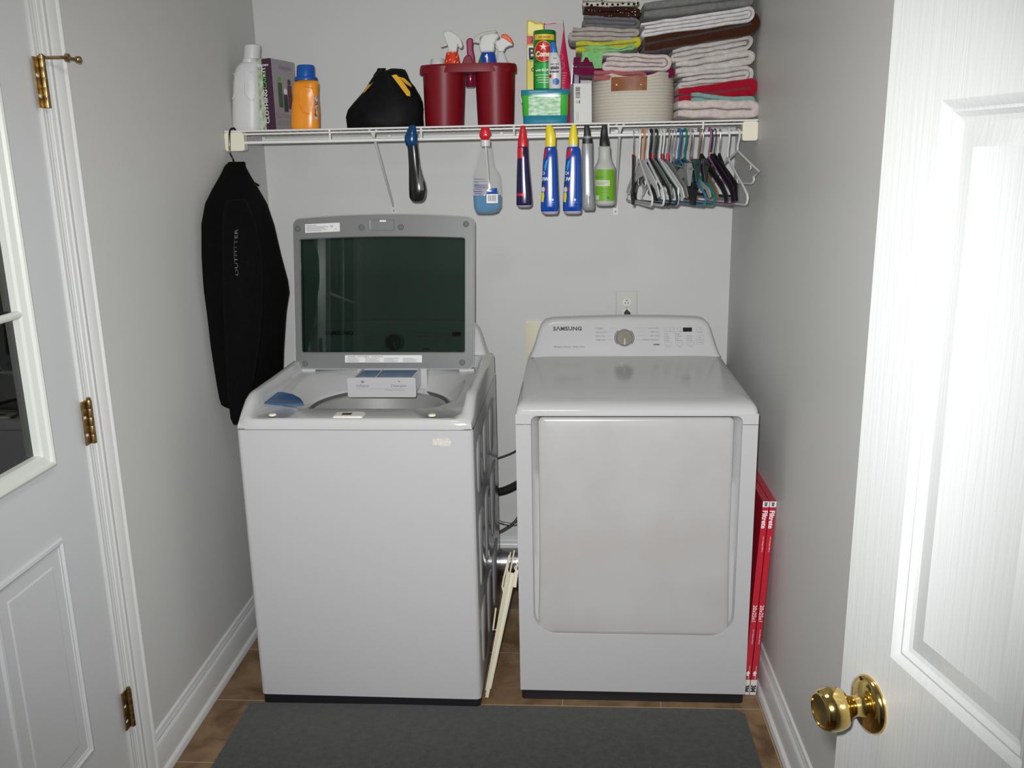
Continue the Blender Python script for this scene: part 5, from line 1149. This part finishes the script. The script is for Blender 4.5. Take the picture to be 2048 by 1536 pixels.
# silver bottle
SV = mat('silver_plastic', (.30, .31, .32), .3, metal=.35)
t, b, hb = hanging('spray_bottle', 'slim silver spray bottle with a black head', 'spray bottle', rw([(1155, 1590, 1712), (1145, 1580, 1718), (1110, 1557, 1727), (1040, 1560, 1722), (900, 1562, 1710), (600, 1562, 1700), (310, 1560, 1698), (302, 1564, 1694)]), YB-.004, SV, .75, rw([(304, 1564, 1694), (240, 1566, 1692), (238, 1580, 1684), (215, 1582, 1684), (160, 1586, 1668), (80, 1590, 1656), (60, 1598, 1648)]), BLK, e=2.5)
hb.geo(28).obj('spray_head', BLK, t, smooth=50); trigger(t, hb, BLK, YB-.004)
Body(rw([(236, 1579, 1686), (205, 1580, 1685)]), YB-.004, .75, 2.4).geo(28).obj('grey_ring', mat('grey_ring_plastic', (.18, .20, .20), .4), t, smooth=50)
g = Geo(); b.poly(g, [(xx(1605), zz(1145)), (xx(1615), zz(960)), (xx(1640), zz(910)), (xx(1662), zz(960)), (xx(1690), zz(1140))], .001); g.obj('base_facet', mat('dark_silver', (.20, .21, .22), .35, metal=.3), t)  # darker silver patch on the lower front
# frosted bottle
t, b, hb = hanging('spray_bottle', 'frosted spray bottle with a green label and black head, rightmost of the bottles', 'spray bottle', rw([(1098, 1765, 1955), (1080, 1738, 1982), (1060, 1726, 1990), (1030, 1722, 1993), (640, 1718, 1994), (600, 1724, 1984), (560, 1742, 1962), (530, 1760, 1948), (490, 1770, 1934), (440, 1773, 1926), (345, 1774, 1924), (338, 1780, 1918)]), YB+.012, mat('frosted_plastic', (.42, .43, .40), .45), .98, rw([(333, 1784, 1914), (245, 1787, 1906), (238, 1793, 1898), (150, 1800, 1890), (80, 1815, 1884), (62, 1825, 1876)]), BLK, e=2)
hb.geo(28).obj('spray_head', BLK, t, smooth=50); trigger(t, hb, BLK, YB+.012)
g = Geo(); b.patch(g, xx(1722), zz(632), xx(1990), zz(1030), .0006, 16, 6); g.obj('green_label', mat('leaf_label', (.14, .36, .015), .5), t)
g = Geo(); b.patch(g, xx(1728), zz(768), xx(1912), zz(842), .0012, 10, 2); b.patch(g, xx(1738), zz(962), xx(1776), zz(1018), .0012, 3, 2); g.obj('white_strip', mat('label_white_strip', (.50, .55, .42), .5), t)
g = Geo(); b.text(g, 'MEYERS', xx(1785), zz(742), 3.4, .0, .0012)
for k in range(3): b.patch(g, xx(1740), zz(790+k*14), xx(1890-k*20), zz(793+k*14), .0016, 6, 1)
for k in range(2): b.patch(g, xx(1790), zz(880+k*40), xx(1900), zz(883+k*40), .0012, 6, 1)
b.blob(g, xx(1888), zz(990), 2, 2.6, .0012, 5); g.obj('label_print', mat('olive_ink', (.06, .12, .02), .6), t, smooth=0)
# scrub brush with blue head
z1f = lambda v: 60+v/4.267; x1f = lambda u: 440+u/4.267
t = thing('scrub_brush', 'black handled cleaning brush with a metallic blue head hanging from the rod', 'brush', (at(825, 300, YB).x, YB, at(825, 262, YB).z))
b = Body([(z1f(v), x1f(a), x1f(c)) for v, a, c in ((1463, 1650, 1715), (1452, 1632, 1735), (1425, 1616, 1752), (1360, 1613, 1760), (1300, 1612, 1750), (1230, 1612, 1725), (1150, 1611, 1705), (1060, 1606, 1694), (985, 1600, 1686), (975, 1600, 1684))], YB, .7, 2.4); b.geo(32).obj('brush_handle', mat('black_rubber', (.008, .008, .009), .22, coat=.3), t, smooth=60)
b2 = Body([(z1f(v), x1f(a), x1f(c)) for v, a, c in ((1003, 1610, 1670), (985, 1588, 1682), (945, 1574, 1688), (905, 1576, 1688), (870, 1590, 1680), (830, 1610, 1672), (812, 1622, 1664))], YB, .75, 2.1); b2.geo(32).obj('blue_head', mat('metallic_blue', (.002, .05, .15), .25, metal=.3, coat=.5), t, smooth=60)
g = Geo(); b.poly(g, [(x1f(u), z1f(v)) for u, v in ((1700, 1110), (1716, 1130), (1742, 1220), (1754, 1310), (1745, 1365), (1728, 1370), (1712, 1330), (1703, 1250))], .0012); g.obj('grey_inset', mat('grey_inset_rubber', (.12, .12, .125), .5), t)
g = Geo(); x = at(x1f(1643), 258, YB).x; g.tube([(x, YB, b2.R[-1][0]-.006), (x, YB, ZS-.002), (x, YS+.004, ZROD+.014), (x, YS+.013, ZROD-.004)], .004, 8); g.obj('hanging_loop', BLK, t)

# ================================================================ HANGERS ON THE ROD
def hanger(px, kind, c, ang, label, hookc=None, tagc=None, w_=.20, drop=0, rough=.35, tilt=0):
    x = at(px, 268, YS).x; t = thing('clothes_hanger', label, 'hanger', (x, YS, ZROD), R(ang), group='hangers crowded on the right part of the rod'); t.scale = (1, 1, 1.19)
    # local: y runs along the hanger (towards the back wall), z up, hook centred on the rod
    m1 = mat('hanger_%s' % c[0], c[1], rough, metal=c[2] if len(c) > 2 else 0, spec=.4, coat=.2 if kind != 'velvet' else 0); m2 = m1 if hookc is None else mat('hanger_%s' % hookc[0], hookc[1], .2, metal=hookc[2] if len(hookc) > 2 else 0)
    hr = .0016 if kind in ('velvet', 'wire', 'clip') else .0034; Rk = .0100 if hr < .003 else .0112
    arc_ = [(Rk*math.cos(a), Rk*math.sin(a)+.0006) for a in [R(-25)+R(205)*k/12 for k in range(13)]]
    hp = arc_ + [(-Rk*.95, -.018), (-.005, -.034), (0, -.046), (0, -.068)]
    g = Geo(); g.tube([(0, u, v) for u, v in hp], hr, 8); g.obj('hook', m2, t, local=True)
    g = Geo(); zt = -.070-drop
    if kind == 'plastic':
        P = [(0, zt+.006), (-.02, zt-.004), (-.09, zt-.036), (-.17, zt-.070), (-w_+.004, zt-.088), (-w_, zt-.098), (-w_+.006, zt-.108), (-w_+.02, zt-.112), (0, zt-.112), (w_-.02, zt-.112), (w_-.006, zt-.108), (w_, zt-.098), (w_-.004, zt-.088), (.17, zt-.070), (.09, zt-.036), (.02, zt-.004)]
        g.tube([(tilt*(v-zt), u, v) for u, v in P], .0036, 8, closed=True)
        g.obj('hanger_frame', m1, t, local=True)
        for sgn in (-1, 1):
            g = Geo(); g.tube([(0, sgn*.105, zt-.046), (0, sgn*.108, zt-.060), (0, sgn*.100, zt-.064)], .0022, 6); g.obj('strap_hook', m1, t, local=True)
    elif kind == 'velvet':
        for sgn in (-1, 1):
            pts = [(0, 0, zt+.008), (0, sgn*.03, zt-.006), (0, sgn*.10, zt-.034), (0, sgn*.17, zt-.066), (0, sgn*w_, zt-.088), (0, sgn*(w_+.006), zt-.105)]
            g = Geo(); g.tube(pts, (.0048, .011), 10, flat=(1, 0, 0)); g.obj('hanger_arm', m1, t, local=True)
        g = Geo(); g.tube([(0, -w_, zt-.092), (0, 0, zt-.094), (0, w_, zt-.092)], .003, 8); g.obj('trouser_bar', m1, t, local=True)
    elif kind == 'flat':      # moulded shop hanger with a broad flat body
        P = [(0, zt+.010), (-.03, zt), (-.10, zt-.030), (-.16, zt-.060), (-.18, zt-.085), (-.165, zt-.090), (-.14, zt-.070), (-.08, zt-.048), (0, zt-.034), (.08, zt-.048), (.14, zt-.070), (.165, zt-.090), (.18, zt-.085), (.16, zt-.060), (.10, zt-.030), (.03, zt)]
        g.prism([Vector((-.002, u, v)) for u, v in P], (.004, 0, 0)); g.obj('hanger_frame', m1, t, smooth=0, local=True, bevel=.001)
    elif kind == 'clip':
        g.tube([(0, -.17, zt-.012), (0, 0, zt), (0, .17, zt-.012)], .0026, 8); g.tube([(0, 0, -.06), (0, 0, zt)], .0026, 8); g.obj('clip_bar', m1, t, local=True)
        for sgn in (-1, 1):
            g = Geo(); y = sgn*.135; g.prism([(-.007, y-.012, zt+.004), (-.011, y-.013, zt-.012), (-.004, y-.015, zt-.055), (.004, y-.015, zt-.055), (.011, y-.013, zt-.012), (.007, y-.012, zt+.004)], (0, .026, 0)); g.obj('clip', m1, t, smooth=0, local=True, bevel=.0015)
    elif kind == 'wire':
        P = [(0, zt+.03), (-.10, zt-.030), (-w_, zt-.085), (-w_+.01, zt-.098), (w_-.01, zt-.098), (w_, zt-.085), (.10, zt-.030)]
        g.tube([(0, u, v) for u, v in P], .0015, 6, closed=True); g.obj('hanger_frame', m1, t, local=True)
    if tagc:
        g = Geo(); g.lathe([(.0052, 0), (.0052, .017)], (0, 0, -.068), n=10); g.obj('size_tag', mat('tag_%s' % tagc[0], tagc[1], .4), t, local=True)
    return t
BK = ('black', (.010, .010, .011)); WHT = ('white', (.60, .60, .59)); GRY = ('grey', (.20, .21, .20)); CHR = ('chrome', (.7, .7, .7), 1); DKG = ('dark_green', (.006, .03, .024))
RDc = ('red', (.5, .01, .015))
hanger(1267.5, 'velvet', BK, -4, 'black velvet hanger with a red band, leftmost on the rod', CHR, RDc)
hanger(1279, 'plastic', WHT, 7, 'white plastic hanger next to the leftmost black one', w_=.21)
hanger(1287, 'flat', WHT, 12, 'white flat hanger with a thin hook and orange top', ('orange', (.6, .22, .08)), drop=.004)
hanger(1296, 'plastic', WHT, 11, 'white plastic hanger just right of the orange-topped one', w_=.19)
hanger(1301.5, 'plastic', BK, 14, 'black plastic hanger between a white and a grey one', w_=.19)
hanger(1306, 'flat', GRY, 15, 'grey flat hanger with a small red size tag', tagc=RDc)
hanger(1312.5, 'plastic', DKG, 16, 'dark green plastic hanger right of the grey tagged one', w_=.185)
hanger(1320, 'plastic', WHT, 15, 'white plastic hanger in the pale cluster left of centre', w_=.17)
hanger(1326, 'flat', WHT, 17, 'white flat hanger with a dark red tag', tagc=('dark_red', (.2, .01, .015)), drop=.008)
hanger(1336.5, 'flat', GRY, 15, 'pale grey flat hanger with a bright red tag beside the thin wires', tagc=RDc, drop=.006)
hanger(1343, 'clip', GRY, 17, 'chrome wire hanger with grey clips', CHR, drop=.01)
hanger(1349, 'clip', BK, 20, 'chrome wire hanger with black clips left of the blue hangers', CHR, drop=.06)
hanger(1358, 'plastic', ('steel_blue', (.03, .14, .24)), 18, 'steel blue plastic hanger left of the teal green one', w_=.205)
hanger(1363, 'clip', DKG, 13, 'dark blue hooked hanger with dark clips among the blue ones', ('navy', (.01, .03, .14)), drop=.0)
hanger(1370, 'plastic', ('teal', (.0, .17, .125)), 21, 'teal green plastic hanger in the middle of the row', w_=.20)
hanger(1378.5, 'flat', ('clear', (.38, .36, .33)), 16, 'smoky clear flat hanger right of the teal one', drop=.006)
hanger(1384.5, 'clip', BK, 10, 'thin wire hanger with black clips right of the teal one', CHR, drop=.0)
hanger(1398, 'flat', ('tan', (.20, .15, .10)), 13, 'tan brown hanger with a thick amber hook', drop=.01)
hanger(1404.5, 'velvet', BK, 14, 'black padded hanger with a thin bent wire hook', CHR)
hanger(1419.5, 'plastic', ('mauve', (.22, .11, .20)), 15, 'mauve plastic hanger beside the dark plum one', w_=.20)
hanger(1423, 'velvet', ('plum', (.016, .007, .016)), 12, 'dark plum hanger with a yellow tag', tagc=('yellow', (.55, .38, .05)))
hanger(1429.5, 'velvet', BK, 15, 'black hanger touching the dark plum one', w_=.17)
hanger(1440, 'velvet', BK, 4, 'thin black hanger, the rightmost dark one', CHR, w_=.19)
hanger(1457, 'plastic', WHT, 8, 'white plastic hanger, second from the right end of the rod', w_=.21)
h_ = hanger(1476.5, 'plastic', WHT, 13, 'small white plastic hanger at the far right end of the rod', w_=.135); h_.scale = (1, 1, .86)

# ================================================================ JACKET ON THE LEFT
hx = at(466, 262, YS).x
t = thing('coat_hanger', 'thin black hanger hooked over the left end of the shelf front', 'hanger', (hx, YS, ZS))
g = Geo(); pts = [(at(470, 271, YS).x, YS+.012, at(470, 271, YS).z), (hx+.004, YS+.010, ZS+.004), (hx, YS, ZS+.008), (hx-.008, YS-.008, ZS-.002), (at(459, 285, YS-.01).x, YS-.010, at(459, 285, YS-.01).z), (at(460, 305, YS-.01).x, YS-.010, at(460, 305, YS-.01).z), (at(466, 320, YS-.01).x, YS-.008, at(466, 320, YS).z), (at(468, 330, YS).x, YS, at(468, 330, YS).z), (at(468, 340, YS).x, YS, at(468, 345, YS).z)]
g.tube(curve(pts, 6), .0032, 10); g.obj('hook', BLKG, t)
g = Geo(); n0 = at(468, 342, YS); g.tube([(.030, -.62, n0.z-.09), (.040, -.52, n0.z-.045), n0, (.075, -.32, n0.z-.05)], .004, 8); g.obj('hanger_arm', BLKG, t)
JB = cloth('jacket_black', (.002, .002, .002), .3, .4, 120, .95)
t = thing('jacket', 'long black jacket hanging from the left end of the shelf beside the washer', 'jacket', (.08, -.45, 1.63))
RW = [(327, 456, 485, -.43, -.36), (333, 451, 488, -.45, -.34), (352, 445, 496, -.51, -.32), (382, 427, 514, -.59, -.30), (407, 417, 527, -.65, -.29), (448, 409, 541, -.69, -.28), (511, 405, 558, -.71, -.27), (560, 406, 571, -.715, -.27), (584, 407, 574, -.715, -.27), (622, 411, 568, -.71, -.28), (650, 415, 566, -.71, -.28), (693, 418, 563, -.71, -.28), (733, 424, 561, -.70, -.29), (768, 427, 560, -.69, -.29), (800, 430, 556, -.68, -.30), (812, 436, 548, -.67, -.31)]
rings = []; NJ = 48
for k, (py, xl, xr, yn, yf) in enumerate(RW):
    A_ = at(xl, py, yn); B_ = at(xr, py, yf); A_.x = max(A_.x, .014); zc = (A_.z+B_.z)/2; c = (A_+B_)/2; mj = (B_-A_)/2; pr = Vector((mj.y, -mj.x, 0)).normalized()*-1
    th = .055 if k > 4 else (.018, .022, .032, .042, .050)[k]
    ring = []
    for i in range(NJ):
        a = 2*PI*i/NJ; p = c + mj*math.cos(a) + pr*th*math.sin(a)*(1+.10*math.sin(a*7+k*.15)*(k > 4)); nz = noise.noise(Vector((p.x*12, p.y*12, p.z*5)))*.006*(k > 3); p.y += nz
        p.x = max(p.x, .008); 
        if k >= len(RW)-2: p.z += .010*math.sin(a*3)
        ring.append(p)
    rings.append(ring)
g = Geo(); g.loft(rings); g.obj('jacket_body', JB, t, smooth=80)
# sleeve in front, nearest the viewer
SLV = [(400, 452, 492, -.655), (440, 446, 508, -.70), (500, 446, 520, -.735), (560, 448, 524, -.745), (640, 450, 522, -.745), (700, 452, 516, -.74), (760, 455, 508, -.735), (800, 458, 500, -.73), (836, 462, 490, -.725), (846, 466, 486, -.725)]
rg = []
for py, xl, xr, Y in SLV:
    a, b_ = at(xl, py, Y), at(xr, py, Y); a.x = max(a.x, .02); rg.append(ell(((a.x+b_.x)/2, Y, (a.z+b_.z)/2), (b_.x-a.x)/2, (b_.x-a.x)/2*.8, 24, 2, .3))
g = Geo(); g.loft(rg); sl = g.obj('sleeve', JB, t, smooth=80)
class Sl(Body):
    def __init__(s): s.Y = -.735; s.e = 2; s.R = sorted([[q[0].z, sum(v.x for v in q)/24, sum(v.y for v in q)/24, (max(v.x for v in q)-min(v.x for v in q))/2, (max(v.y for v in q)-min(v.y for v in q))/2] for q in rg])
sb = Sl(); g = Geo()
a = at(486, 548, -.745); hgt = .0135
g.text('OUTFITTER', a, (1, 0, 0), (0, 0, 1), hgt, 'LEFT', .0, fn=lambda u, v: sb.P(a.x-v+.004-u*.05, a.z+u*1.95, .004))
g.obj('faded_lettering', mat('faded_print', (.16, .16, .16), .8, c2=(.006, .006, .006), nscale=130), sl, smooth=0)
g = Geo(); n0 = at(470, 326, -.395); g.loft([ell((n0.x+dx, -.395, n0.z+dz), rx, ry, 20, 2) for dz, rx, ry, dx in ((-.03, .034, .055, .002), (-.012, .029, .045, .003), (.002, .026, .040, .006), (.004, .022, .036, .006), (-.01, .02, .034, .004))], True, True); g.obj('collar', JB, t, smooth=70)
